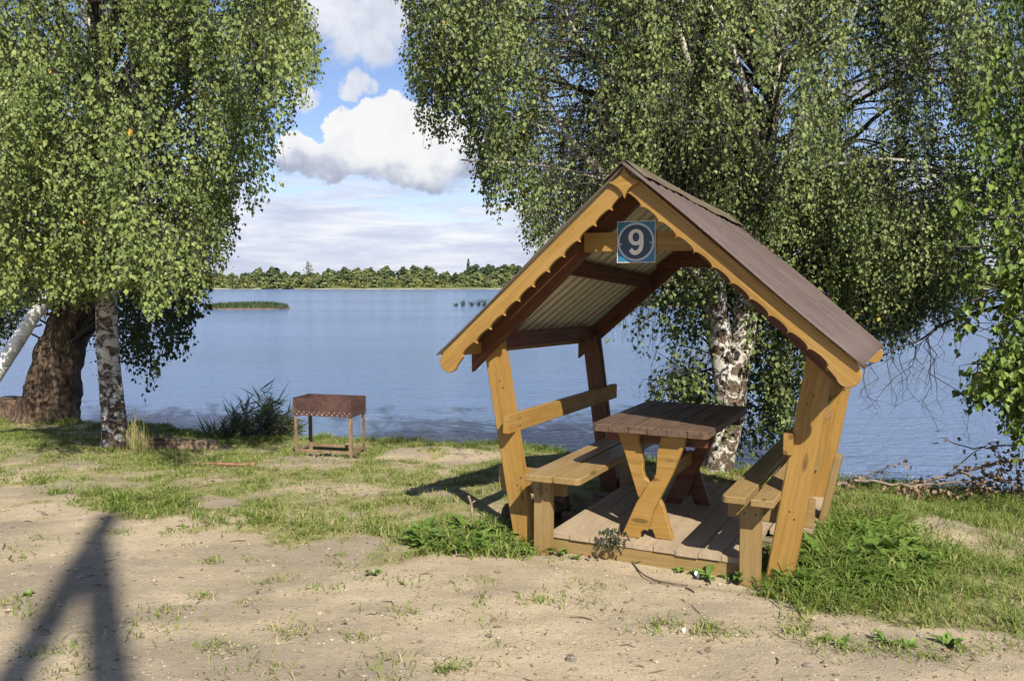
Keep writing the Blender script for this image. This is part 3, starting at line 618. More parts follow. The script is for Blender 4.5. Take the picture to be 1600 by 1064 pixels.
def in_shelter(Q):
    q1, q2 = Q[..., 0] - .762, Q[..., 1] - 4.993; c, s_ = math.cos(.464), math.sin(.464); u, dd = q1 * c - q2 * s_, q1 * s_ + q2 * c
    return (np.abs(u) < 1.32) & (dd > -.7) & (dd < 2.25) & (Q[..., 2] < 2.45 - .8 * np.abs(u))
def foliage(root, regions, leafmat, attach, seed, trunk_pts, limb_mat=None, keep=None, glo=.44):
    """regions: (outline seen from the photo, depth mean, depth spread, bunches, strands per bunch, strand length, leaves per metre, leaf size, var shift)
       every bunch gets a limb from the trunk, every strand a hanging twig, every twig its leaves"""
    g = np.random.default_rng(seed); CS, TS, SZ, VA, NR = [], [], [], [], []; limbs, twigs = Soup(), Soup(); tp = np.asarray(trunk_pts, float)
    for (poly, dm, dsd, nb, ns, sl, lpm, lsz, vs) in regions:
        poly = np.array(poly, float); lo, hi = poly.min(0), poly.max(0); made = 0
        while made < nb:
            qx, qy = g.uniform(lo[0], hi[0]), g.uniform(lo[1], hi[1])
            if not in_poly(np.array([qx]), np.array([qy]), poly)[0]: continue
            dep = dm + np.clip(g.normal(0, dsd), -2 * dsd, 2 * dsd); A = at_y(qx, qy, dep)
            made += 1
            # limb
            tz = A[2] - g.uniform(.2, .6) * np.linalg.norm(A[:2] - tp[0, :2]); tz = np.clip(tz, attach[0], attach[1])
            k = np.argmin(np.abs(tp[:, 2] - tz)); B = tp[k]
            out = A - B; midp = B + out * .5 + np.array([0, 0, .12 * np.linalg.norm(out) + .1]) + g.normal(0, .1, 3)
            pts = catmull([B, midp, A], 5)
            if g.random() < .34 and not in_shelter(pts).any() and (keep is None or keep(*to_px(pts[[5, 8, 10]])).all()): limbs.tube(pts, np.linspace(.010 + .006 * np.linalg.norm(out), .004, len(pts)), 5, cap=False)
            bv = g.normal(0, .16)
            outh = np.array([out[0], out[1], 0]); outh /= np.linalg.norm(outh) + 1e-6
            for s in range(max(1, int(round(ns * g.uniform(.6, 1.4))))):
                a = A + np.array([g.normal(0, .13), g.normal(0, .16), g.normal(0, .10)])
                L = sl * g.uniform(.45, 1.25); nk = 6; t = np.linspace(0, 1, nk)
                sway = outh * g.uniform(.02, .45) + np.array([g.normal(-.05, .13), g.normal(0, .12), 0])
                pth = a + sway[None] * (np.sqrt(t) * L)[:, None] + np.array([0, 0, 1.0]) * (.10 * np.sin(t * 2.2) * L - t ** 1.15 * L)[:, None] + g.normal(0, .012, (nk, 3))
                if keep is not None and not keep(*to_px(pth[[3, 5]])).all(): continue
                if in_shelter(pth).any(): continue
                twigs.tube(np.vstack([A + (a - A) * .1, pth]), np.linspace(.0035, .0012, nk + 1), 3, cap=False)
                nl = max(4, int(lpm * L)); tt = g.random(nl) ** .85; idx = tt * (nk - 1); i0 = np.minimum(idx.astype(int), nk - 2); f = (idx - i0)[:, None]
                p = pth[i0] * (1 - f) + pth[i0 + 1] * f
                rad = g.normal(0, 1, (nl, 3)) * np.array([.045, .045, .03]) * (1 - .35 * tt)[:, None]; p = p + rad
                CS.append(p); TS.append(np.stack([rad[:, 0] * 9 + g.normal(0, .35, nl), rad[:, 1] * 9 + g.normal(0, .35, nl), -1 + g.normal(0, .35, nl)], -1))
                NR.append(np.tile(outh * .3 + np.array([.1, -.45, .45]), (nl, 1)))
                SZ.append(lsz * g.uniform(.5, 1.3, nl)); VA.append(np.minimum(g.normal(.48 + vs + bv, .19, nl), .96) + 1.0 * (g.random(nl) < .0016))
    C, T, S, VAr, NRm = np.vstack(CS), np.vstack(TS), np.concatenate(SZ), np.concatenate(VA), np.vstack(NR)
    gap = fbm(C[:, 0] * 1.0 + 40, C[:, 2] * .38 + C[:, 1] * .9 + 9, 3.0, 3) + .22 * (fbm(C[:, 0] + 7, C[:, 2] * .7 + C[:, 1] * .5, .9, 2) - .5)
    gap = .62 * gap + .38 * fbm(C[:, 0] * 1.0 + 11, C[:, 2] * .7 + C[:, 1] * .8 + 3, 1.35, 2)
    k = g.random(len(C)) < sstep(gap, glo, glo + .10) * .96 + .04
    k &= ~in_shelter(C)
    C, T, S, VAr, NRm = C[k], T[k], S[k], VAr[k], NRm[k]
    if keep is not None:
        px, py = to_px(C); jit = g.normal(0, 16, (2, len(px))); k = keep(px + jit[0], py + jit[1]); C, T, S, VAr, NRm = C[k], T[k], S[k], VAr[k], NRm[k]
    V, f = leaf_soup(C, T, S, g, .40, .14, NRm); va = np.clip(VAr, 0, 1); print(root.name, 'leaves', len(C))
    inv = np.array(root.location); 
    for nm, me, mt in (('branches', limbs.mesh('branches', True), limb_mat or M_LIMB), ('twigs', twigs.mesh('twigs'), M_TWIG), ('foliage', mesh_np('foliage', V, f, var=np.concatenate([va, va])), leafmat)):
        me.transform(Matrix.Translation(-Vector(inv))); link(nm, me, root, mt)
def trunk(root, pts, rad, mat, sides=18, wob=.05, seed=1, name='trunk', n=9):
    P = catmull(pts, n); rr = np.interp(np.linspace(0, 1, len(P)), np.linspace(0, 1, len(rad)), rad)
    s = Soup(); s.tube(P, rr, sides, wob, seed); me = s.mesh(name, True); me.transform(Matrix.Translation(-Vector(root.location))); link(name, me, root, mat); return P
def gz(x, y): return float(ground_z(np.array([x]), np.array([y]))[0])

# left birch, by the bank
x0, y0 = -4.13, 8.85; z0 = gz(x0, y0)
birch_l = tag(empty('birch_tree', (x0, y0, z0)), 'birch tree with dark patched white bark on the left bank beside the old leaning trunk', 'tree')
TL = trunk(birch_l, [(x0 + .02, y0, z0 - .15), (x0, y0, z0 + .25), (x0 - .05, y0 + .02, z0 + 1.2), (x0 - .06, y0 + .05, z0 + 2.4), (x0 - .10, y0 + .1, z0 + 3.8), (x0 - .22, y0 + .15, z0 + 5.4), (x0 - .2, y0 + .2, z0 + 6.8)], [.185, .122, .104, .095, .08, .06, .03], M_BIRCH, 20, .05, 3)
POLY_L = [(-90, -260), (455, -260), (478, -120), (488, -20), (494, 40), (508, 105), (500, 150), (478, 172), (448, 215), (446, 262), (438, 312), (404, 334), (374, 350), (371, 400), (352, 450), (330, 486), (270, 500), (238, 505), (190, 470), (120, 492), (60, 490), (-90, 480)]
def keep_l(px, py): return in_poly(px, py, POLY_L) & ~((((px - 428) / 16) ** 2 + ((py - 185) / 14) ** 2) < 1)
def shrink(poly, up, side=0): return [(x + (side if x < 200 else -side), y - up if y > 0 else y) for x, y in poly]
foliage(birch_l, [
    ([(-80, -250), (430, -250), (455, -60), (470, 60), (450, 110), (420, 140), (400, 190), (392, 240), (340, 270), (330, 320), (300, 390), (180, 380), (-80, 380)], 8.1, 1.0, 320, 7, .66, 125, .038, .04),
    ([(380, -200), (462, -160), (470, -20), (480, 60), (480, 100), (430, 130), (410, 190), (380, 220)], 8.9, .6, 34, 5, .6, 85, .040, .02),
    ([(260, 300), (340, 300), (350, 380), (310, 440), (270, 440), (210, 400)], 8.2, .6, 30, 5, .42, 85, .039, .10),
    ([(50, 400), (170, 400), (160, 440), (60, 450)], 8.6, .3, 18, 6, .3, 60, .05, .1),
    ([(-60, 300), (180, 300), (200, 400), (120, 420), (-60, 430)], 7.8, .5, 48, 5, .36, 90, .040, .12)], M_LEAF_L, (z0 + 1.9, z0 + 6.6), 41, TL, keep=keep_l, glo=.425)

# old leaning trunk with hanging growth behind it, coloured dark for its shade
xo, yo = -6.45, 11.9; zo = gz(xo, yo)
old = tag(empty('old_leaning_tree', (xo, yo, zo)), 'massive old leaning trunk with furrowed bark and a ragged burl at its top', 'tree')
a0, a1, a2, a3 = at_z(72, 660, zo), at_y(85, 590, yo), at_y(103, 530, yo), at_y(120, 478, yo)
TO = trunk(old, [a0 + [-.08, 0, -.3], a0 + [0, 0, .05], a1, a2, a3, at_y(128, 430, yo), at_y(140, 330, yo)], [.50, .42, .335, .29, .28, .27, .12], M_OLD, 28, .10, 7, n=10)
s = Soup(); g = np.random.default_rng(5)
for k in range(170):
    c = a3 + np.array([g.normal(.02, .17), g.normal(-.1, .15), g.normal(0, .16)]); d = np.array([g.normal(0, .5), g.normal(-.3, .4), g.normal(-.1, .5)]); d /= np.linalg.norm(d)
    s.tube([c, c + d * .12, c + d * .2 + np.array([0, 0, -.08])], [.016, .010, .003], 5, cap=False)
me = s.mesh('burl', True); me.transform(Matrix.Translation(-Vector(old.location))); link('burl', me, old, flat_mat('burl_shoots', (.12, .065, .04), .85, vary=.5))
s = Soup(); b0 = at_z(20, 655, zo); s.tube(catmull([b0 + [0, 0, -.2], b0 + [.02, 0, .08], b0 + [.05, 0, .22], b0 + [.06, 0, .30]], 4), np.linspace(.36, .22, 13), 20, .12, 9)
me = s.mesh('root_stump', True); me.transform(Matrix.Translation(-Vector(old.location))); link('root_stump', me, old, M_OLD)
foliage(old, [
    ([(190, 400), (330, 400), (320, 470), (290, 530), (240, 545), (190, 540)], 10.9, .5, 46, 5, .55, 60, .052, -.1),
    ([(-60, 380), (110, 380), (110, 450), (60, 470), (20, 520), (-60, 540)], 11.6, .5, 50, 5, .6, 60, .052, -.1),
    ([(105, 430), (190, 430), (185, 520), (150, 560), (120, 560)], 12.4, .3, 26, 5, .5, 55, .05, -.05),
    ([(-60, 60), (360, 60), (360, 380), (-60, 380)], 11.2, .6, 120, 5, .75, 50, .055, -.1)], M_LEAF_SHADE, (zo + 1.0, zo + 3.0), 43, TO, M_TWIG, glo=.39,
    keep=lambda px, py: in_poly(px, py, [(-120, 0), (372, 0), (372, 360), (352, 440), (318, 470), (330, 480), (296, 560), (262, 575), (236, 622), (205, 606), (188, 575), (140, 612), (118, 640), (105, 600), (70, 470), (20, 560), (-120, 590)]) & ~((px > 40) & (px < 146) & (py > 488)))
# white leaning birch stem
lb = at_z(-62, 672, zo + .05); lb[1] = 9.6; lb = at_y(-62, 672, 9.6)
ln = tag(empty('leaning_birch', tuple(lb)), 'slender bright white birch stem leaning in at the left edge', 'tree')
trunk(ln, [lb, at_y(0, 575, 9.65), at_y(66, 473, 9.7), at_y(150, 345, 9.8), at_y(215, 240, 9.9)], [.088, .082, .072, .06, .03], M_BIRCH3, 14, .03, 5)

# large double birch behind the shelter
x1, y1 = 2.0, 8.1; z1 = gz(x1, y1)
birch_r = tag(empty('birch_tree', (x1, y1, z1)), 'large two stemmed birch with drooping curtains of leaves behind the shelter', 'tree')
f0 = at_y(1139, 640, y1); f1 = at_y(1142, 600, y1)
TR = trunk(birch_r, [(x1 - .02, y1, z1 - .4), (x1 - .03, y1, z1 + .05), f0, f1, at_y(1163, 520, y1), at_y(1172, 440, y1 + .05), at_y(1195, 250, y1 + .2), at_y(1215, 60, y1 + .3), at_y(1225, -200, y1 + .3)], [.19, .14, .16, .15, .125, .112, .09, .07, .03], M_BIRCH2, 20, .06, 8)
TR2 = trunk(birch_r, [f1 + [-.02, -.03, -.15], at_y(1128, 560, y1 - .05), at_y(1120, 490, y1 - .1), at_y(1113, 420, y1 - .1), at_y(1090, 250, y1 - .1), at_y(1070, 50, y1), at_y(1060, -180, y1)], [.10, .105, .105, .10, .08, .06, .025], M_BIRCH, 18, .06, 9, 'second_stem')
s = Soup()
for pl, r in (([(1120, 470), (1010, 330), (930, 260), (858, 170), (835, 95)], .035), ([(925, 262), (880, 215), (820, 190), (760, 170)], .022), ([(1080, 180), (1075, 100), (1050, 10), (1040, -60)], .04), ([(1190, 300), (1180, 210), (1150, 90), (1110, 10)], .04),
              ([(1185, 330), (1260, 180), (1320, 60), (1360, -60)], .035), ([(1190, 290), (1290, 260), (1400, 250), (1480, 270)], .03), ([(880, 125), (840, 90), (815, 60)], .018), ([(1085, 240), (990, 150), (905, 60), (860, -40)], .032), ([(1100, 330), (980, 290), (850, 260), (720, 250)], .024), ([(940, 160), (930, 60), (925, -30)], .016), ([(700, 170), (670, 110), (650, 70)], .012), ([(760, 170), (710, 110), (670, 40)], .014)):
    n = len(pl); P3 = [at_y(px, py, y1 - .25 - .35 * i / n - (.3 if i else 0)) for i, (px, py) in enumerate(pl)]
    C3 = catmull(P3, 6); s.tube(C3, np.linspace(r, r * .3, len(C3)), 8, .05, n)
me = s.mesh('limbs', True); me.transform(Matrix.Translation(-Vector(birch_r.location))); link('limbs', me, birch_r, M_BIRCH2)
POLY_R = [(598, -260), (602, 0), (638, 40), (640, 62), (622, 110), (640, 155), (652, 215), (664, 242), (690, 238), (722, 210), (722, 255), (742, 290), (765, 345), (775, 362), (790, 320), (806, 330), (815, 385), (830, 402), (850, 430), (900, 520), (1320, 545), (1345, 575), (1372, 550), (1395, 585), (1412, 540), (1436, 560), (1442, 500), (1480, 530), (1520, 480), (1640, 420), (1640, -260)]
HOLES = [(875, 160, 14, 22), (800, 170, 10, 14), (758, 190, 8, 20), (1165, 115, 22, 26), (1215, 205, 26, 22), (1355, 200, 22, 45), (1410, 110, 14, 18), (1465, 90, 14, 30), (1420, 300, 24, 16), (1255, 390, 14, 24), (1475, 210, 12, 26), (850, 230, 9, 12), (1150, 280, 14, 9), (1462, 305, 28, 10), (1040, 180, 8, 10), (1300, 130, 8, 12)]
def keep_r(px, py):
    k = in_poly(px, py, POLY_R); n = fbm(px / 60, py / 60, 1.0, 3)
    for cx, cy, rx, ry in HOLES: k &= (((px - cx) / rx) ** 2 + ((py - cy) / ry) ** 2 + (n - .5) * 1.6 > 1) | (np.random.default_rng(1).random(len(px)) < .10)
    return k
foliage(birch_r, [
    ([(600, -240), (1500, -240), (1490, 60), (1460, 300), (1300, 330), (1180, 210), (900, 190), (740, 180), (660, 150), (650, 40), (612, 0)], 8.0, .9, 470, 7, .85, 115, .034, .0),
    ([(760, 150), (1180, 150), (1250, 330), (1000, 300), (840, 330), (800, 280)], 7.9, .7, 140, 7, .75, 112, .034, .02),
    ([(630, 0), (662, 0), (664, 60), (640, 60)], 7.8, .2, 12, 4, .95, 150, .036, -.03), ([(668, 60), (705, 60), (705, 120), (672, 120)], 7.8, .2, 14, 4, .95, 150, .036, -.03),
    ([(720, 130), (770, 130), (765, 200), (730, 200)], 7.8, .2, 14, 4, .95, 140, .036, 0), ([(762, 230), (800, 230), (805, 290), (772, 290)], 7.8, .2, 12, 4, .7, 140, .036, 0), ([(800, 280), (850, 280), (850, 350), (812, 330)], 7.8, .2, 14, 4, .6, 140, .036, 0),
    ([(735, 170), (780, 170), (800, 230), (770, 250)], 7.9, .25, 14, 4, .7, 60, .046, 0),
    ([(1180, 230), (1480, 250), (1480, 430), (1400, 440), (1310, 420), (1200, 330)], 8.4, .6, 160, 7, .65, 115, .034, -.05),
    ([(1400, -240), (1640, -240), (1640, 300), (1420, 330)], 8.6, .5, 120, 6, .6, 105, .035, -.05),
    ([(1330, 380), (1480, 380), (1480, 440), (1330, 440)], 8.9, .4, 40, 6, .5, 100, .036, -.2),
    ([(1250, 420), (1480, 420), (1480, 480), (1300, 490)], 8.3, .4, 46, 6, .55, 110, .036, -.12)], M_LEAF_R, (z1 + 1.3, z1 + 6.0), 47, TR, keep=keep_r)
low = tag(empty('birch_sucker', (2.1, 8.5, gz(2.1, 8.5))), 'low leafy birch growth hanging round the two stemmed trunk, seen through the shelter', 'shrub')
TLw = trunk(low, [(2.1, 8.5, gz(2.1, 8.5) - .3), at_y(1150, 600, 8.5), at_y(1160, 480, 8.5), at_y(1150, 380, 8.5)], [.05, .04, .03, .015], M_TWIG, 8, .03, 2)
foliage(low, [
    ([(1000, 380), (1130, 380), (1110, 520), (1060, 560), (1010, 520), (960, 470)], 8.2, .35, 34, 5, .42, 44, .048, .02),
    ([(1170, 400), (1250, 440), (1260, 560), (1215, 640), (1170, 600)], 8.35, .25, 40, 6, .42, 60, .048, -.12),
    ([(1010, 560), (1130, 560), (1130, 640), (1050, 640)], 8.5, .3, 26, 5, .36, 55, .046, -.05),
    ([(1100, 640), (1230, 640), (1220, 690), (1120, 690)], 8.55, .2, 20, 6, .25, 60, .046, -.15),
    ([(1040, 400), (1180, 400), (1180, 480), (1050, 480)], 8.9, .2, 20, 5, .5, 60, .046, -.15)], M_LEAF_R, (z1 + .6, z1 + 2.4), 49, TLw,
    keep=lambda px, py: in_poly(px, py, [(940, 470), (1000, 380), (1250, 380), (1290, 600), (1240, 700), (1150, 745), (1060, 700), (1010, 660), (985, 610), (955, 560)]))
# nearer tree at the right edge
x2, y2 = 4.35, 6.9; z2 = gz(x2, y2)
birch_e = tag(empty('bird_cherry_tree', (x2, y2, z2)), 'broad leaved tree with bright larger leaves filling the right edge', 'tree')
TE = trunk(birch_e, [(x2, y2, z2 - .3), (x2 - .03, y2, z2 + .8), (x2 - .1, y2, z2 + 2), (x2 - .16, y2, z2 + 3.2), (x2 - .2, y2, z2 + 4.6)], [.11, .09, .08, .065, .03], M_BIRCH2, 14, .05, 4)
POLY_E = [(1500, -260), (1500, 60), (1512, 200), (1478, 330), (1470, 400), (1482, 480), (1478, 560), (1492, 610), (1500, 655), (1560, 660), (1580, 700), (1600, 730), (1700, 740), (1960, 640), (1960, -260)]
foliage(birch_e, [
    ([(1520, -240), (1700, -240), (1700, 300), (1540, 300), (1530, 180)], 6.9, .4, 90, 5, .5, 50, .046, -.1),
    ([(1700, -240), (1940, -240), (1940, 520), (1700, 600)], 7.0, .5, 120, 5, .45, 50, .050, -.05),
    ([(1490, 300), (1700, 300), (1700, 600), (1530, 580), (1500, 520), (1485, 400)], 6.5, .35, 95, 5, .34, 52, .062, .1),
    ([(1520, 560), (1700, 560), (1700, 690), (1600, 690), (1540, 620)], 6.7, .3, 46, 5, .3, 54, .058, -.1)], M_LEAF_B, (z2 + .8, z2 + 4.4), 53, TE,
    keep=lambda px, py: in_poly(px, py, POLY_E) & ~((px < 1560) & (fbm(px / 40, py / 40, 1, 3) > .62)), glo=.37)
# leafless hanging twigs on a dead limb
s = Soup(); g = np.random.default_rng(77); D = 6.75
main = catmull([at_y(1600, 470, D), at_y(1520, 490, D), at_y(1470, 508, D), at_y(1440, 530, D), at_y(1400, 545, D), at_y(1352, 572, D)], 5); s.tube(main, np.linspace(.016, .004, len(main)), 6)
for (px, py, l) in ((1462, 515, 90), (1445, 530, 150), (1450, 528, 170), (1440, 535, 110), (1425, 530, 60), (1410, 545, 90), (1400, 505, 120), (1385, 480, 150), (1440, 440, 120), (1376, 560, 90), (1465, 490, 70), (1430, 460, 110), (1360, 520, 110), (1455, 520, 130)):
    p = at_y(px, py, D + g.normal(0, .1)); L = l / F_PX * D; pts = [p]
    for k in range(6): pts.append(pts[-1] + np.array([g.normal(0, .035) * (1 + L), g.normal(0, .03), -L / 6]))
    s.tube(pts, np.linspace(.004, .0013, 7), 4, cap=False)
    for k in range(2, 6):
        q = pts[k]; s.tube([q, q + np.array([g.normal(0, .07), g.normal(0, .05), -.06]), q + np.array([g.normal(0, .09), g.normal(0, .06), -.15])], [.002, .0016, .0009], 3, cap=False)
me = s.mesh('bare_twigs', True); me.transform(Matrix.Translation(-Vector(birch_e.location))); o = link('bare_twigs', me, birch_e, M_TWIG); o['label'] = 'dead leafless twigs hanging over the water'
# fallen branch with dry leaves on the bank
fb = tag(empty('fallen_branch', tuple(at_z(1520, 785, -.05))), 'fallen branch with withered brown leaves lying on the right bank', 'branch')
s = Soup(); CS = []
for pl, r in (([(1306, 758), (1340, 750), (1420, 758), (1520, 752), (1640, 748)], .014), ([(1660, 712), (1575, 722), (1500, 738), (1440, 752), (1400, 757)], .018), ([(1600, 690), (1520, 700), (1470, 682)], .008), ([(1340, 750), (1390, 728), (1420, 722)], .006), ([(1440, 752), (1470, 745), (1530, 700), (1560, 690)], .008), ([(1500, 738), (1550, 760), (1600, 790)], .012), ([(1560, 690), (1555, 712), (1590, 730)], .006)):
    C3 = catmull([at_y(px, py, 6.75 + .1 * math.sin(i * 2 + px)) for i, (px, py) in enumerate(pl)], 6) + g.normal(0, .006, (6 * (len(pl) - 1) + 1, 3)); s.tube(C3, np.linspace(r, r * .35, len(C3)), 6)
    k = 7 if r < .012 else 12
    for p in C3[g.integers(0, len(C3), k * 2)]: CS.append(p + g.normal(0, .03, 3))
for (px, py, sx, sy, n) in ((1430, 766, 24, 7, 60), (1475, 775, 34, 9, 120), (1510, 780, 30, 9, 120), (1560, 745, 34, 18, 150), (1590, 770, 20, 14, 70), (1540, 765, 30, 12, 70)):
    for k in range(n): CS.append(at_y(px + g.normal(0, sx), py + g.normal(0, sy), 6.72 + g.normal(0, .1)))
me = s.mesh('limb', True); me.transform(Matrix.Translation(-Vector(fb.location))); link('limb', me, fb, flat_mat('dry_branch_bark', (.17, .13, .10), .8, vary=.5))
C = np.array(CS); T = g.normal(0, .7, C.shape) + [0, 0, -.7]; V, f = leaf_soup(C, T, g.uniform(.03, .058, len(C)), g, .36, .22); va = np.clip(g.normal(.45, .25, len(C)), 0, 1)
me = mesh_np('withered_leaves', V, f, var=np.concatenate([va, va])); me.transform(Matrix.Translation(-Vector(fb.location))); link('withered_leaves', me, fb, M_DEADLEAF)
# reed clump at the water's edge
rc = tag(empty('reed_clump', (-3.2, 10.75, -.75)), 'dark feathery reed clump at the waterline left of the rusty grill', 'reeds')
g = np.random.default_rng(91); s = Soup(); LV, PV = [], []; LT, PT = [], []; LSz, PSz = [], []
for k in range(95):
    t = g.random(); px = 312 + 140 * (t ** .75); h = .66 * (.40 + .62 * math.exp(-((px - 400) / 42) ** 2)) * g.uniform(.65, 1.15); y = 10.65 + g.normal(0, .18)
    b = np.array([(px - CX) / F_PX * y, y, -.55]); ln_ = np.array([g.normal(.05, .12), g.normal(0, .08), 0]) * h
    pts = catmull([b, b + ln_ * .3 + [0, 0, h * .5], b + ln_ + [0, 0, h]], 4) + 0; s.tube(pts, np.linspace(.006, .002, len(pts)), 4, cap=False)
    for q in range(14): 
        p = pts[g.integers(2, len(pts))]; LV.append(p); a = g.uniform(0, 6.28); LT.append([.7 * math.cos(a) + .3, .5 * math.sin(a), g.uniform(-.5, .9)]); LSz.append(g.uniform(.16, .34))
    if g.random() < .7:
        for q in range(26): PV.append(pts[-1] + np.array([g.normal(.015, .018), g.normal(0, .015), -g.random() * .14])); PT.append([g.normal(.5, .4), g.normal(0, .4), g.normal(.2, .5)]); PSz.append(.05)
me = s.mesh('stems'); me.transform(Matrix.Translation(-Vector(rc.location))); link('stems', me, rc, M_REED)
for nm, A_, T_, Z_, w_, mt in (('leaves', LV, LT, LSz, .03, M_REED), ('plumes', PV, PT, PSz, .12, M_PLUME)):
    V, f = leaf_soup(np.array(A_), np.array(T_, float), np.array(Z_), g, w_, .02); va = g.random(len(A_)); me = mesh_np(nm, V, f, var=np.concatenate([va, va])); me.transform(Matrix.Translation(-Vector(rc.location))); link(nm, me, rc, mt)

# ------------------------------------------------------------------ small plants
def rosette(name, n, size, seed, mat, upright=.6, wr=.2):
    g = np.random.default_rng(seed); V, Q, va = [], [], []; k0 = 0
    for i in range(n):
        a = g.uniform(0, 6.28); L = size * g.uniform(.55, 1.15); up = upright * g.uniform(.5, 1.4); d = np.array([math.cos(a), math.sin(a), 0]); sd_ = np.array([-d[1], d[0], 0]); vv = g.normal(.5, .2)
        base = g.normal(0, size * .12, 3) * [1, 1, 0]
        for j, t in enumerate((0, .25, .5, .75, 1)):
            c = base + d * L * t * .9 + np.array([0, 0, L * (up * t - .75 * up * t * t * g.uniform(.7, 1.1)) + .004]); wd = L * wr * (.25, .8, 1, .75, .05)[j]
            V += [c - sd_ * wd + [0, 0, wd * .35], c, c + sd_ * wd + [0, 0, wd * .35]]
            if j: 
                b = k0 + (j - 1) * 3; Q += [[b, b + 1, b + 4, b + 3], [b + 1, b + 2, b + 5, b + 4]]; va += [vv, vv]
        k0 += 15
    return mesh_np(name, np.array(V), np.array(Q), var=np.clip(va, 0, 1), smooth=True)
weeds = [rosette('broadleaf_weed', 13, .13, 3, M_WEED, 1.0, .2), rosette('broadleaf_weed', 16, .10, 4, M_WEED, .8, .22), rosette('broadleaf_weed', 11, .17, 5, M_WEED, 1.1, .17)]
for m_ in weeds: m_.materials.append(M_WEED)
g = np.random.default_rng(19)
def scatter_weeds(spots, label, group):
    for (px, py, sc) in spots:
        p = at_z(px, py, 0.0); p = at_z(px, py, gz(p[0], p[1])); o = bpy.data.objects.new('broadleaf_weed', weeds[int(g.integers(0, 3))]); COL.objects.link(o); o.location = p; o.scale = (sc,) * 3; o.rotation_euler = (0, 0, g.uniform(0, 6.28)); tag(o, label, 'weed', group)
scatter_weeds([(655 + g.uniform(0, 180), 838 + g.uniform(-12, 28), g.uniform(.6, 1.0)) for k in range(26)], 'leafy green weed in the patch left of the shelter front post', 'weeds left of the shelter')
scatter_weeds([(1200 + 240 * g.random(), 870 + g.uniform(-45, 60), g.uniform(.6, 1.1)) for k in range(75)] + [(1400 - 150 * g.random(), 860 + g.uniform(-30, 50), g.uniform(.7, 1.1)) for k in range(14)] + [(1365, 850, 1.2), (1390, 870, 1.3), (1345, 880, 1.1)], 'leafy green weed in the lush clump right of the shelter', 'weeds right of the shelter')
scatter_weeds([(848, 862, .55), (872, 866, .5), (900, 872, .4), (1010, 880, .4), (1060, 893, .5), (1090, 897, .55), (1110, 904, .6), (1135, 902, .5), (1150, 908, .7)], 'small weed sprouting at the foot of the deck edge', 'weeds along the deck edge')
scatter_weeds([(582, 898, .35), (1290, 1000, .4), (1420, 1010, .5), (45, 930, .4), (1480, 1010, .5), (1385, 1005, .4), (1320, 1010, .35)], 'small low weed growing out of the bare dirt track', 'weeds on the dirt track')
p = at_z(955, 862, 0); wp = empty('wilted_plant', (p[0], p[1] - .02, .02)); tag(wp, 'limp greyish wilted plant hanging against the front deck edge', 'plant')
g = np.random.default_rng(6); n = 90; C = np.stack([g.normal(0, .045, n), g.normal(-.03, .025, n), .03 + g.random(n) * .11], -1); T = np.stack([g.normal(0, .6, n), g.normal(-.3, .3, n), -g.uniform(.3, 1, n)], -1)
V, f = leaf_soup(C, T, g.uniform(.02, .045, n), g, .3, .15); va = g.random(n); link('leaves', mesh_np('leaves', V, f, var=np.concatenate([va, va])), wp, M_WILT)
s = Soup(); s.tube(catmull([(0, 0, 0), (.01, -.02, .06), (0, -.03, .13)], 4), .004, 5); link('stem', s.mesh('stem'), wp, M_TWIG)
# dry grass beside the birch foot
g = np.random.default_rng(14); n = 150; P3 = np.stack([x0 + .24 + g.normal(0, .07, n), y0 - .05 + g.normal(0, .06, n), np.full(n, z0 - .02)], -1); V, q, t3 = blades(P3, g.uniform(.12, .5, n), np.full(n, .006), g.uniform(.05, .35, n), g); va = g.uniform(.75, 1, n)
tag(link('dry_grass_tuft', mesh_np('dry_grass_tuft', V, [q, t3], var=np.concatenate([va, va])), None, M_GRASS), 'tall tuft of dry straw coloured grass at the foot of the left birch', 'grass')

# ------------------------------------------------------------------ shelter
GY = .464
gzb = tag(empty('picnic_shelter', (.762, 4.993, 0), -GY), 'open wooden picnic shelter with brown gable roof, scalloped boards and number nine sign', 'shelter')
DZ, DX, DD = Vector((0, 0, 1)), Vector((1, 0, 0)), Vector((0, 1, 0))
for (d, L) in ((0.0, (('l', -.757, -.97), ('r', .80, .985))), (1.62, (('l', -.79, -.955), ('r', .78, .975)))):
    for sd_, ub, ut in L:
        mt_ = M_RUST_SHADE if (sd_ == 'l' and d > 1) else M_AMBER  # rear left post takes the darker wood as painted roof shade
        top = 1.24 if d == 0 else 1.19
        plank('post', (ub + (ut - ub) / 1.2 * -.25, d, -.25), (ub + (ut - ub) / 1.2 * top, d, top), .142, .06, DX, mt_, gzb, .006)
# rafters
def rafter(sgn, d, zl0, slope, ue, name='rafter', thk=.045, hv=.155):
    # lower edge z = zl0 - slope*|u| , plumb cut tail at ue
    pts = [(0, zl0), (0, zl0 + hv * 1.0), (ue, zl0 + hv - slope * ue), (ue, zl0 - slope * ue)]
    ang = math.atan(slope); ca, sa = math.cos(ang), math.sin(ang); out = [(x * ca - (z - zl0) * sa, x * sa + (z - zl0) * ca) for x, z in pts]
    if sgn < 0: return cutout(name, [(-a, b) for a, b in out][::-1], thk, (0, d, zl0), (ca, 0, sa), (-sa, 0, ca), M_RUST_SHADE, gzb)
    return cutout(name, out, thk, (0, d, zl0), (ca, 0, -sa), (sa, 0, ca), M_RUST_SHADE, gzb)
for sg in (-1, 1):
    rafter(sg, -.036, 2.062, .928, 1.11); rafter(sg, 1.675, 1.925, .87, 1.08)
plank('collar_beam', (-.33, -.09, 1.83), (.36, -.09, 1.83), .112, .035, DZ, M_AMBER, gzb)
plank('collar_beam', (-.42, 1.63, 1.775), (.42, 1.63, 1.775), .125, .04, DZ, M_RUST_SHADE, gzb)
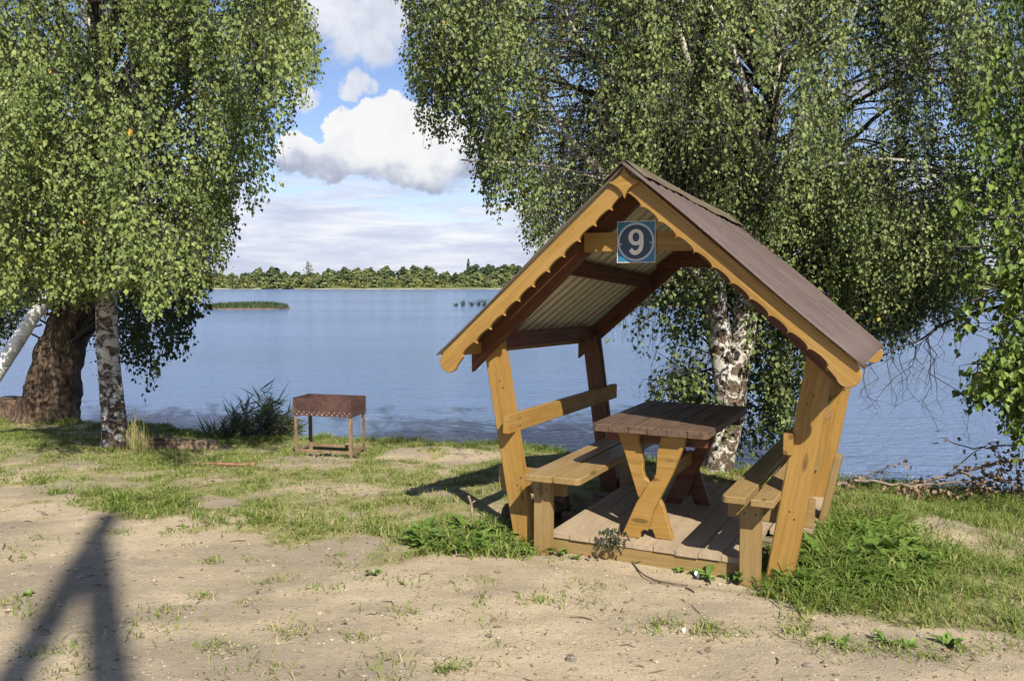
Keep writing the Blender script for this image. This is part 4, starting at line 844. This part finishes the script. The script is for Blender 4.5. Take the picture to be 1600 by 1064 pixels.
for u, z0_, z1_ in ((-.48, 1.70, 1.60), (-.95, 1.235, 1.20), (.48, 1.70, 1.60), (.95, 1.235, 1.20)):
    plank('purlin', (u, -.03, z0_), (u, 1.65, z1_), .10, .045, DZ, M_RUST_SHADE, gzb)
# roof sheets: corrugated, brown above and cream below
def roof(name, A, B, Cc, Dd):           # ridge front, eave front, eave rear, ridge rear
    A, B, Cc, Dd = [np.array(q, float) for q in (A, B, Cc, Dd)]; nu, nv = 15, 421
    s_, t_ = np.meshgrid(np.linspace(0, 1, nu), np.linspace(0, 1, nv)); s_, t_ = s_[..., None], t_[..., None]
    Pq = (A * (1 - s_) + B * s_) * (1 - t_) + (Dd * (1 - s_) + Cc * s_) * t_
    nrm = np.cross(B - A, Dd - A); nrm /= np.linalg.norm(nrm); nrm = nrm * np.sign(nrm[2])
    wave = np.tanh(2.2 * np.sin(t_ * 2 * np.pi * 17)) * 1.25; top = Pq + nrm * (.007 * wave + .006 * np.sin(s_ * 6 + t_ * 5)); bot = top - nrm * .006
    V = np.concatenate([top.reshape(-1, 3), bot.reshape(-1, 3)]); n1 = nu * nv
    i = (np.arange(nv - 1)[:, None] * nu + np.arange(nu - 1)[None]).ravel(); q = np.stack([i, i + 1, i + nu + 1, i + nu], -1); q2 = q[:, ::-1] + n1
    bd = np.concatenate([np.arange(nu), np.arange(1, nv) * nu + nu - 1, (nv - 1) * nu + np.arange(nu - 2, -1, -1), np.arange(nv - 2, 0, -1) * nu]); b2 = np.roll(bd, -1)
    rim = np.stack([bd, bd + n1, b2 + n1, b2], -1); me = mesh_np(name, V, np.concatenate([q, q2, rim]), smooth=False)
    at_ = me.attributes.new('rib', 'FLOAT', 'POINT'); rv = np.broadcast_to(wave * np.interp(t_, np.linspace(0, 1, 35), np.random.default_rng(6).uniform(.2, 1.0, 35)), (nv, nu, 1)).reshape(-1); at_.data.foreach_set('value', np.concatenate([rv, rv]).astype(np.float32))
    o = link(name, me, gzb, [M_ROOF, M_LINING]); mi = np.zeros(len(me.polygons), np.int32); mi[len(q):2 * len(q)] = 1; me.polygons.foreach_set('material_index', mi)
    sm = np.ones(len(me.polygons), bool); sm[2 * len(q):] = False; me.polygons.foreach_set('use_smooth', sm); return o
RF, RR = (0, -.395, 2.237), (.06, 2.08, 2.085)
roof('roof_sheet', RF, (1.225, -.365, 1.205), (1.215, 1.36, 1.185), RR)
roof('roof_sheet', (0, -.355, 2.226), (-1.20, -.345, 1.156), (-1.20, 1.95, 1.13), RR)
# ridge cap: a bent strip
n = 24; V = []
for i in range(n):
    t = .015 + .985 * i / (n - 1); c = np.array(RF) * (1 - t) + np.array(RR) * t + np.array([0, 0, .022 + .004 * math.sin(t * 9)])
    V += [c + [-.12, 0, -.107], c + [-.06, 0, -.052], c + [-.012, 0, -.004], c + [.012, 0, -.004], c + [.06, 0, -.048], c + [.12, 0, -.097 + .004 * math.sin(i * 1.3)]]
Q = [[i * 6 + j, i * 6 + j + 1, i * 6 + 7 + j, i * 6 + 6 + j] for i in range(n - 1) for j in range(5)]
me = mesh_np('ridge_cap', np.array(V), np.array(Q)); o = link('ridge_cap', me, gzb, M_CAP); sol = o.modifiers.new('thick', 'SOLIDIFY'); sol.thickness = .003
# scalloped barge boards
def barge(sgn, d, z_top, zl, slope, ue, parent=gzb, ns=11):
    """upper edge z = z_top - slope u ; scalloped lower edge below; rounded nose at ue"""
    ang = math.atan(slope); ca, sa = math.cos(ang), math.sin(ang); L = ue / ca; wdt = (z_top - zl) * ca
    pts = [(sa * .02, -.01 * 0)]; pts = []
    pts.append((.055, 0.0)); pts.append((L - .06, 0.0)); nose = (L - .035, -wdt * .66)
    for a in np.linspace(80, -125, 12): pts.append((nose[0] + .060 * math.cos(R(a)), nose[1] + .062 * math.sin(R(a)) + .0))
    xs = np.linspace(L - .135, .075, ns + 1); 
    for i in range(ns):
        xa, xb = xs[i], xs[i + 1]; r = (xa - xb) / 2; c = (xa + xb) / 2
        m = 8
        for j in range(m + (1 if i == ns - 1 else 0)):
            a = math.pi * j / m; pts.append((c + r * math.cos(a), -wdt + .020 * math.sin(a) ** .8 - (.004 if j == 0 else 0)))
    pts.append((.0 + .05, -wdt * .62))
    if sgn > 0: return cutout('barge_board', pts[::-1], .028, (0, d, z_top), (ca, 0, -sa), (sa, 0, ca), M_AMBER, parent)
    return cutout('barge_board', [(-a, b) for a, b in pts], .028, (0, d, z_top), (ca, 0, sa), (-sa, 0, ca), M_AMBER, parent)
barge(-1, -.318, 2.205, 2.065, .893, 1.19); barge(1, -.318, 2.21, 2.07, .843, 1.225)
barge(-1, 1.90, 2.09, 1.955, .82, 1.18); barge(1, 1.72, 2.06, 1.925, .775, 1.20)
for sg in (-1, 1):   # lookouts that carry the barge boards
    plank('lookout', (sg * 1.06, -.285, 1.195), (sg * 1.06, 1.72, 1.145), .075, .04, DZ, M_AMBER, gzb)
# finial star
st = []
K = [(0, .085), (.093, 0), (0, -.085), (-.093, 0)]
for i in range(4):
    a, b = np.array(K[i]), np.array(K[(i + 1) % 4])
    for t in np.linspace(0, 1, 8, endpoint=False):
        c = (a + b) / 2 * .42; st.append(tuple((1 - t) ** 2 * a + 2 * t * (1 - t) * c + t * t * b))
cutout('finial_star', st[::-1], .022, (0, -.345, 2.136), DX, DZ, M_AMBER, gzb, .002)
# deck
n = 9; us = np.linspace(-.57, .615, n + 1); 
for i in range(n):
    plank('deck_board', ((us[i] + us[i + 1]) / 2, -.045 + .006 * math.sin(i * 5), .052 + .002 * math.sin(i * 3)), ((us[i] + us[i + 1]) / 2, 1.72, .052), us[i + 1] - us[i] - .0018, .036, DX, M_DECK, gzb, .003)
plank('deck_skirt', (-.56, -.018, -.035), (.61, -.018, -.035), .135, .03, DZ, M_TAN, gzb)
for dd in (.55, 1.15, 1.69): plank('deck_joist', (-.74, dd, .0), (.74, dd, .0), .066, .05, DZ, M_LOG, gzb)
for i, u in enumerate((.69, .815)): plank('deck_board', (u, .62 + .1 * i, .052), (u, 1.72, .052), .118, .036, DX, M_DECK, gzb, .003)
# rails
plank('back_rail', (-.83, -.13, .725), (-.83, 1.83, .715), .115, .045, DZ, M_AMBER, gzb)
plank('back_rail', (.835, -.085, .735), (.87, 1.78, .735), .115, .05, DZ, M_AMBER, gzb)
plank('brace', (.875, 1.05, -.05), (.984, 1.05, .485), .045, .14, DX, M_TAN, gzb)
M_SCREW = flat_mat('dark_screw_head', (.05, .04, .03), .6, .4)
def screw(parent, pos, axis, r_=.0055):
    s_ = Soup(); a_ = Vector(axis).normalized(); s_.tube([Vector(pos) - a_ * .004, Vector(pos) + a_ * .0012], [r_, r_], 8); link('screw', s_.mesh('screw'), parent, M_SCREW)
for u_, z_ in ((-.925, .98), (-.90, .94), (-.80, .33), (-.775, .38), (.955, 1.0), (.925, .95), (.845, .36), (.87, .32)): screw(gzb, (u_, -.03, z_), (0, -1, 0))
for d_ in (.0, .03, 1.6, 1.64):
    for z_ in (.70, .75): screw(gzb, (-.8075, d_, z_), (1, 0, 0))
# number sign
sg_ = link('number_sign', bevel_me(Soup().box((-.112, -.003, -.116), (.112, .003, .116)).mesh('number_sign'), .002, 1), gzb, M_TEAL); sg_.matrix_local = Matrix.Translation((-.008, -.3245 + .21, 1.827))
def disc(name, r0, r1, y, mat, k=56, cx=0, cz=0):
    a = np.linspace(0, 2 * np.pi, k, endpoint=False); V = []; 
    for r, yy in ((r1, y + .002), (r1, y), (max(r0, .0001), y), (max(r0, .0001), y + .002)): V += [(cx + r * math.cos(t), yy, cz + r * math.sin(t)) for t in a]
    Q = [[j * k + i, j * k + (i + 1) % k, ((j + 1) % 4) * k + (i + 1) % k, ((j + 1) % 4) * k + i] for j in range(4) for i in range(k)]
    return link(name, mesh_np(name, np.array(V), np.array(Q)), sg_, mat)
disc('sign_disc', 0, .106, -.0055, M_NAVY); disc('sign_ring', .103, .107, -.008, M_SILVER); disc('sign_ring', .0975, .1, -.008, M_SILVER)
disc('screw', 0, .004, -.0085, M_SILVER, 12, -.088, -.012); disc('screw', 0, .004, -.0085, M_SILVER, 12, .088, -.004)
s = Soup()
for lo, hi in (((-.1125, -.0045, -.1165), (.1125, .0005, -.1135)), ((-.1125, -.0045, .1135), (.1125, .0005, .1165)), ((-.1125, -.0042, -.1135), (-.1098, .0005, .1135)), ((.1098, -.0042, -.1135), (.1125, .0005, .1135))): s.box(lo, hi)
link('sign_border', s.mesh('sign_border'), sg_, M_CREAM)
def nine():
    V, Q = [], []; k = 48
    def strip(outer, inner, y, closed):
        b = len(V); n = len(outer)
        for q, yy in ((outer, y), (inner, y), (outer, y + .0016), (inner, y + .0016)): V.extend([(x, yy, z) for x, z in q])
        for i in range(n if closed else n - 1):
            j = (i + 1) % n; Q.extend([[b + i, b + j, b + n + j, b + n + i], [b + 2 * n + i, b + 2 * n + j, b + j, b + i], [b + n + i, b + n + j, b + 3 * n + j, b + 3 * n + i]])
    a = np.linspace(0, 2 * np.pi, k, endpoint=False)
    strip([(.0445 * math.cos(t), .026 + .0455 * math.sin(t)) for t in a], [(.0205 * math.cos(t), .027 + .026 * math.sin(t)) for t in a], -.0082, True)
    c = catmull([(.0330, .034, 0), (.0338, -.006, 0), (.0275, -.038, 0), (.0075, -.0590, 0), (-.014, -.0590, 0), (-.0325, -.0425, 0)], 10)[:, :2]; tg = np.gradient(c, axis=0); tg /= np.linalg.norm(tg, axis=1)[:, None]; nr = np.stack([-tg[:, 1], tg[:, 0]], -1)
    hw = np.interp(np.linspace(0, 1, len(c)), [0, .5, 1], [.0105, .0122, .0122])[:, None]; strip([tuple(q) for q in c + nr * hw], [tuple(q) for q in c - nr * hw], -.0084, False)
    return mesh_np('digit', np.array(V), np.array(Q))
link('digit', nine(), sg_, M_CREAM)

# benches
def bench(sgn, label, bounds):
    o = tag(empty('bench'), label, 'bench'); o.location = gzb.matrix_basis @ Vector((sgn * .6, 0, 0)); o.rotation_euler = (0, 0, -GY); off_ = Vector((-sgn * .6, 0, 0))
    for i, (ua, ub) in enumerate(bounds):
        a, b = (ua, ub); L = 2.0; wd = b - a; rr = .035; inner = (i == 1)
        pts = [(0, 0), (L, 0), (L, wd), (0, wd)]
        if inner:        # rounded corner at the front on the table side
            if sgn < 0: pts = [(0, 0), (L, 0), (L, wd)] + [(rr - rr * math.sin(t), wd - rr + rr * math.cos(t)) for t in np.linspace(0, math.pi / 2, 5)]
            else: pts = [(rr - rr * math.cos(t), rr - rr * math.sin(t)) for t in np.linspace(0, math.pi / 2, 5)] + [(L, 0), (L, wd), (0, wd)]
        # outline lies in (depth, u)
        q = cutout('seat_board', pts if True else pts, .04, Vector((a, -.27 + .012 * i, .445)) + off_, DD, DX, M_TAN, o, .005)
    um = sum(bounds[0]) / 2 * .4 + sum(bounds[1]) / 2 * .6; um = um - (.06 * sgn if sgn > 0 else -.0)
    for d in (-.10, 1.46): plank('leg', Vector((LEGU[sgn], d, -.12)) + off_, Vector((LEGU[sgn] - .0, d, .42)) + off_, .112, .06, DX, M_TAN, o, .005)
    for du_ in (-.03, .03): screw(o, Vector((LEGU[sgn] + du_, -.13, .35)) + off_, (0, -1, 0))
    for d, ue in ((.05, .965), (1.56, .80)): plank('bearer', Vector((sgn * .5, d, .355)) + off_, Vector((sgn * ue, d, .345)) + off_, .16, .035, DZ, M_TAN, o)
    return o
LEGU = {-1: -.585, 1: .655}
bench(-1, 'plank bench on the left side of the shelter, water behind it', ((-.635, -.462), (-.452, -.29)))
bench(1, 'plank bench on the right side of the shelter, half hidden by the front post', ((.685, .80), (.525, .655)))
# table
tb = tag(empty('picnic_table'), 'picnic table with dark plank top and crossed amber legs inside the shelter', 'table'); tb.location = gzb.matrix_basis @ Vector((.05, .5, .07)); tb.rotation_euler = (0, 0, -GY)
O2 = Vector((-.05, -.5, -.07)); us = np.linspace(-.315, .392, 7)
for i in range(6):
    wd = us[i + 1] - us[i] - .004; rr = .03; L = 1.13; fr = -.015 + .008 * math.sin(i * 4.1)
    pts = [(0, 0), (L, 0), (L, wd), (0, wd)]
    if i == 0: pts = [(rr, 0), (L, 0), (L, wd), (0, wd), (0, rr), (.006, .012)]
    if i == 5: pts = [(0, 0), (L - .03, 0), (L, .02), (L, wd - .03), (L - .03, wd), (rr, wd), (.008, wd - .01), (0, wd - rr)]
    cutout('top_board', pts, .046, Vector((us[i], fr, .732 + .0015 * math.sin(i * 7))) + O2, DD, DX, M_TABLE, tb, .004)
def trestle(d, wd_):
    A = [(.100, .70), (.245, .70), (.238, .66), (.145, .44), (.06, .262), (-.028, .072), (-.137, .072), (-.045, .30), (.012, .41), (.05, .445), (.069, .48), (.074, .56), (.073, .60), (.090, .66)]
    B = [(-.190, .70), (-.050, .70), (-.050, .65), (-.030, .59), (-.026, .47), (-.014, .432), (.012, .415), (.10, .275), (.165, .072), (.058, .072), (.04, .115), (.0, .20), (-.06, .33), (-.15, .60)]
    arch = [(-.028, .072), (-.02, .11), (.0, .125), (.03, .118), (.055, .095), (.058, .072)]
    A2 = [(.100, .70), (.245, .70), (.238, .655), (.16, .46), (.055, .245), (.022, .125), (.0, .128), (-.022, .11), (-.030, .072), (-.142, .072), (-.05, .285), (.025, .412), (.055, .44), (.069, .475), (.074, .56), (.074, .60), (.085, .64)]
    cutout('leg', A2[::-1], .045, Vector((0, d, 0)) + O2, DX, DZ, wd_, tb, .004)
    cutout('leg', B[::-1], .045, Vector((0, d + .046, 0)) + O2, DX, DZ, wd_, tb, .004)
    plank('apron', Vector((-.275, d + .085, .668)) + O2, Vector((.35, d + .085, .668)) + O2, .075, .032, DZ, M_RUST_SHADE, tb)
trestle(.075, M_AMBER); trestle(.98, M_RUST_SHADE)  # rear trestle coloured darker to imitate the shade under the roof
plank('stretcher', Vector((.03, .17, .40)) + O2, Vector((.03, 1.0, .40)) + O2, .09, .035, DZ, M_AMBER, tb)

# ------------------------------------------------------------------ grill
gx_, gy_ = at_z(512, 716, -.19)[:2]; gy_ = 8.78; gx_ = (513 - CX) / F_PX * gy_
gr = tag(empty('brazier_grill', (gx_, gy_, gz(gx_, gy_) + .0), R(-15)), 'rusty box grill on four angle iron legs by the water', 'grill')
W2, D2, H0, H1 = .325, .17, .43, .61
s = Soup(); t_ = .004
s.box((-W2, -D2, H0), (W2, -D2 + t_, H1)); s.box((-W2, D2 - t_, H0), (W2, D2, H1)); s.box((-W2, -D2 + t_, H0), (-W2 + t_, D2 - t_, H1)); s.box((W2 - t_, -D2 + t_, H0), (W2, D2 - t_, H1)); s.box((-W2 + t_, -D2 + t_, H0 + .003), (W2 - t_, D2 - t_, H0 + .007))
link('fire_box', s.mesh('fire_box'), gr, M_GRILL)
s = Soup(); g = np.random.default_rng(2)
for i in range(11):
    u = -W2 + .04 + i * .056; h = .014 * g.uniform(.3, 1.0) * (1.15 - i * .05); s.box((u, -D2 - .0018, H0 + .012), (u + .010 * g.uniform(.6, 1.1), -D2 - .0002, H0 + .012 + h))
    s.box((u + .026, -D2 - .0018, H0 + .035), (u + .031, -D2 - .0002, H0 + .035 + .012 * g.uniform(.4, 1)))
link('vent_light_marks', s.mesh('vent_light_marks'), gr, M_SLOTLIGHT)  # raised pale patches painted as light through slots; no openings are cut
for sx in (-1, 1):
    for sy in (-1, 1):
        s = Soup(); a, b = sx * (W2 - .002), sy * (D2 - .002)
        s.box((min(a, a - sx * .030), min(b, b - sy * .004), -.06), (max(a, a - sx * .030), max(b, b - sy * .004), H0 + .02)); s.box((min(a, a - sx * .004), min(b - sy * .004, b - sy * .030), -.06), (max(a, a - sx * .004), max(b - sy * .004, b - sy * .030), H0 + .02))
        q = s.mesh('leg'); q.transform(Matrix.Translation((-sx * .0065, -sy * .0065, 0))); link('leg', q, gr, M_GLEG)
s = Soup(); s.box((-W2 + .012, -D2 + .012, .055), (W2 - .012, -D2 + .016, .085)); s.box((-W2 + .012, D2 - .016, .055), (W2 - .012, D2 - .012, .085)); s.box((-W2 + .012, -D2 + .016, .055), (-W2 + .016, D2 - .016, .085)); s.box((W2 - .016, -D2 + .016, .055), (W2 - .012, D2 - .016, .085))
link('lower_frame', s.mesh('lower_frame'), gr, M_GLEG)
g = np.random.default_rng(33); s = Soup()
for k in range(16):
    p = np.array([gx_ + g.normal(.05, .14), gy_ - .15 + g.normal(0, .06), 0]); p[2] = gz(p[0], p[1]) + .01; a = g.uniform(0, 3.14); l = g.uniform(.02, .06); s.tube([p, p + [l * math.cos(a), l * math.sin(a), .006]], [.012, .009], 5)
tag(link('charred_wood', s.mesh('charred_wood'), None, flat_mat('charcoal', (.03, .027, .025), .9, vary=.5)), 'small pile of charred wood bits under the rusty grill', 'firewood')

# ------------------------------------------------------------------ odds and ends on the ground
def at_g(px, py):
    z = 0.0
    for k in range(6): p = at_z(px, py, z); z = gz(p[0], p[1])
    return np.array([p[0], p[1], z])
a, b = at_g(222, 697), at_g(341, 703); tag(plank('timber_beam', tuple(a + [0, 0, .05]), tuple(b + [0, 0, .05]), .11, .09, DZ, M_LOG, None, .008), 'old squared timber beam lying in the grass right of the left birch', 'beam')
s = Soup(); a, b = at_g(290, 727), at_g(398, 730); P3 = catmull([a + [0, 0, .012], (a * .6 + b * .4) + [0, .02, .018], (a * .25 + b * .75) + [0, 0, .02], b + [0, 0, .025]], 6); s.tube(P3, np.linspace(.007, .021, len(P3)), 8, .12, 4)
tag(link('dead_stick', s.mesh('dead_stick', True), None, flat_mat('reddish_stick', (.22, .11, .065), .8, vary=.4)), 'long thin reddish stick lying on the grass in front of the timber beam', 'stick')
a = at_g(738, 822); s = Soup(); s.tube(catmull([a + [0, 0, -.05], a + [.0, 0, .08], a + [-.008, 0, .15], a + [-.025, 0, .205]], 5), np.linspace(.011, .008, 16), 8, .1, 6); s.tube([a + [-.006, 0, .15], a + [.02, -.01, .175]], [.007, .004], 6)
tag(link('wooden_stake', s.mesh('wooden_stake', True), None, flat_mat('stake_wood', (.25, .17, .11), .8, vary=.5)), 'short crooked wooden stake stuck in the weeds left of the shelter', 'stake')
a = at_g(800, 830); s = Soup(); s.tube(catmull([a + [-.02, .12, .07], a + [.12, .22, .075], a + [.36, .42, .07]], 5), np.linspace(.085, .08, 11), 16, .06, 3)
tag(link('cut_log', s.mesh('cut_log', True), None, M_OLD), 'thick cut log lying in the shade behind the left front post', 'log')
s = Soup(); P3 = [at_g(px, py) + [0, 0, .012] for px, py in ((968, 860), (985, 876), (1000, 896), (1020, 908), (1045, 914), (1075, 918))]; P3[0] = P3[0] + np.array([0, 0, .05]); C3 = catmull(P3, 5); s.tube(C3, .0045, 6)
tag(link('root_strand', s.mesh('root_strand', True), None, flat_mat('root', (.10, .075, .05), .8, vary=.4)), 'thin dark root trailing on the dirt from the deck edge', 'root')
def scrap(px, py, sz, label, mat):
    p = at_g(px, py); bm = bmesh.new(); bmesh.ops.create_grid(bm, x_segments=5, y_segments=4, size=1)
    g = np.random.default_rng(int(px))
    for v in bm.verts: v.co = Vector((v.co.x * sz[0], v.co.y * sz[1], .012 + .010 * math.sin(v.co.x * 3 + v.co.y * 2) + g.uniform(-.003, .003) + .5 * sz[1] * (v.co.y + 1)))
    me = bpy.data.meshes.new('paper_scrap'); bm.to_mesh(me); bm.free(); o = tag(link('paper_scrap', me, None, mat, tuple(p)), label, 'litter'); o.modifiers.new('t', 'SOLIDIFY').thickness = .001; return o
scrap(1089, 903, (.012, .020), 'crumpled white paper scrap on the dirt by the deck corner', M_WHITE); scrap(1068, 989, (.008, .004), 'tiny white scrap on the dirt track in front of the shelter', M_WHITE)
def stone(px, py, r, label):
    p = at_g(px, py); bm = bmesh.new(); bmesh.ops.create_icosphere(bm, subdivisions=3, radius=r); g = np.random.default_rng(int(px + py)); ph = g.uniform(0, 6, 4)
    for v in bm.verts: k = 1 + .14 * math.sin(v.co.x / r * 3 + ph[0]) + .12 * math.sin(v.co.y / r * 4 + ph[1]) + .1 * math.sin(v.co.z / r * 5 + ph[2]); v.co = Vector((v.co.x * k * 1.25, v.co.y * k, v.co.z * k * .62))
    me = bpy.data.meshes.new('stone'); bm.to_mesh(me); bm.free(); tag(link('stone', me, None, M_STONE, (p[0], p[1], p[2] + r * .25)), label, 'stone')
M_STONE = flat_mat('grey_brown_stone', (.15, .125, .10), .85, vary=.45, sc=60)
stone(340, 880, .016, 'small dark stone left of centre on the dirt track'); stone(761, 926, .013, 'small round stone on the track in front of the left post')
stone(765, 994, .014, 'small dark stone low in the middle of the track'); stone(892, 1030, .022, 'largest flat stone in the middle foreground of the track'); stone(1262, 1040, .016, 'small stone at the bottom of the track right of centre'); stone(209, 873, .012, 'small stone lying beside the upper end of the pole shadow')
# pole with a strut behind the camera: its shadow falls across the track
d_ = -np.array(sd)[:2] / np.linalg.norm(np.array(sd)[:2]); tA = np.array([-2.78, 5.85]); Hp = 11.5; bA = tA - d_ * Hp / math.tan(SUN_EL)
pole = tag(empty('utility_pole', (bA[0], bA[1], 0)), 'wooden pole with a slanting strut whose shadow crosses the track', 'pole')
s = Soup(); s.tube([(0, 0, -.4), (0, 0, 3), (0, 0, Hp)], [.13, .11, .08], 14, .04, 2); link('mast', s.mesh('mast', True), pole, M_LOG)
j = np.array([-2.66, 5.35]); hj = Hp - np.linalg.norm(tA - j) * math.tan(SUN_EL); q = np.array([-1.64, 3.35]); dirg = (q - j); 
jd = np.array([.87, -1.70]); fx = j + jd * 4.2 - bA
s = Soup(); s.tube([(fx[0], fx[1], -.3), tuple(np.append(fx * .5, hj * .5)), (0, 0, hj)], [.115, .105, .085], 12, .04, 5); link('strut', s.mesh('strut', True), pole, M_LOG)
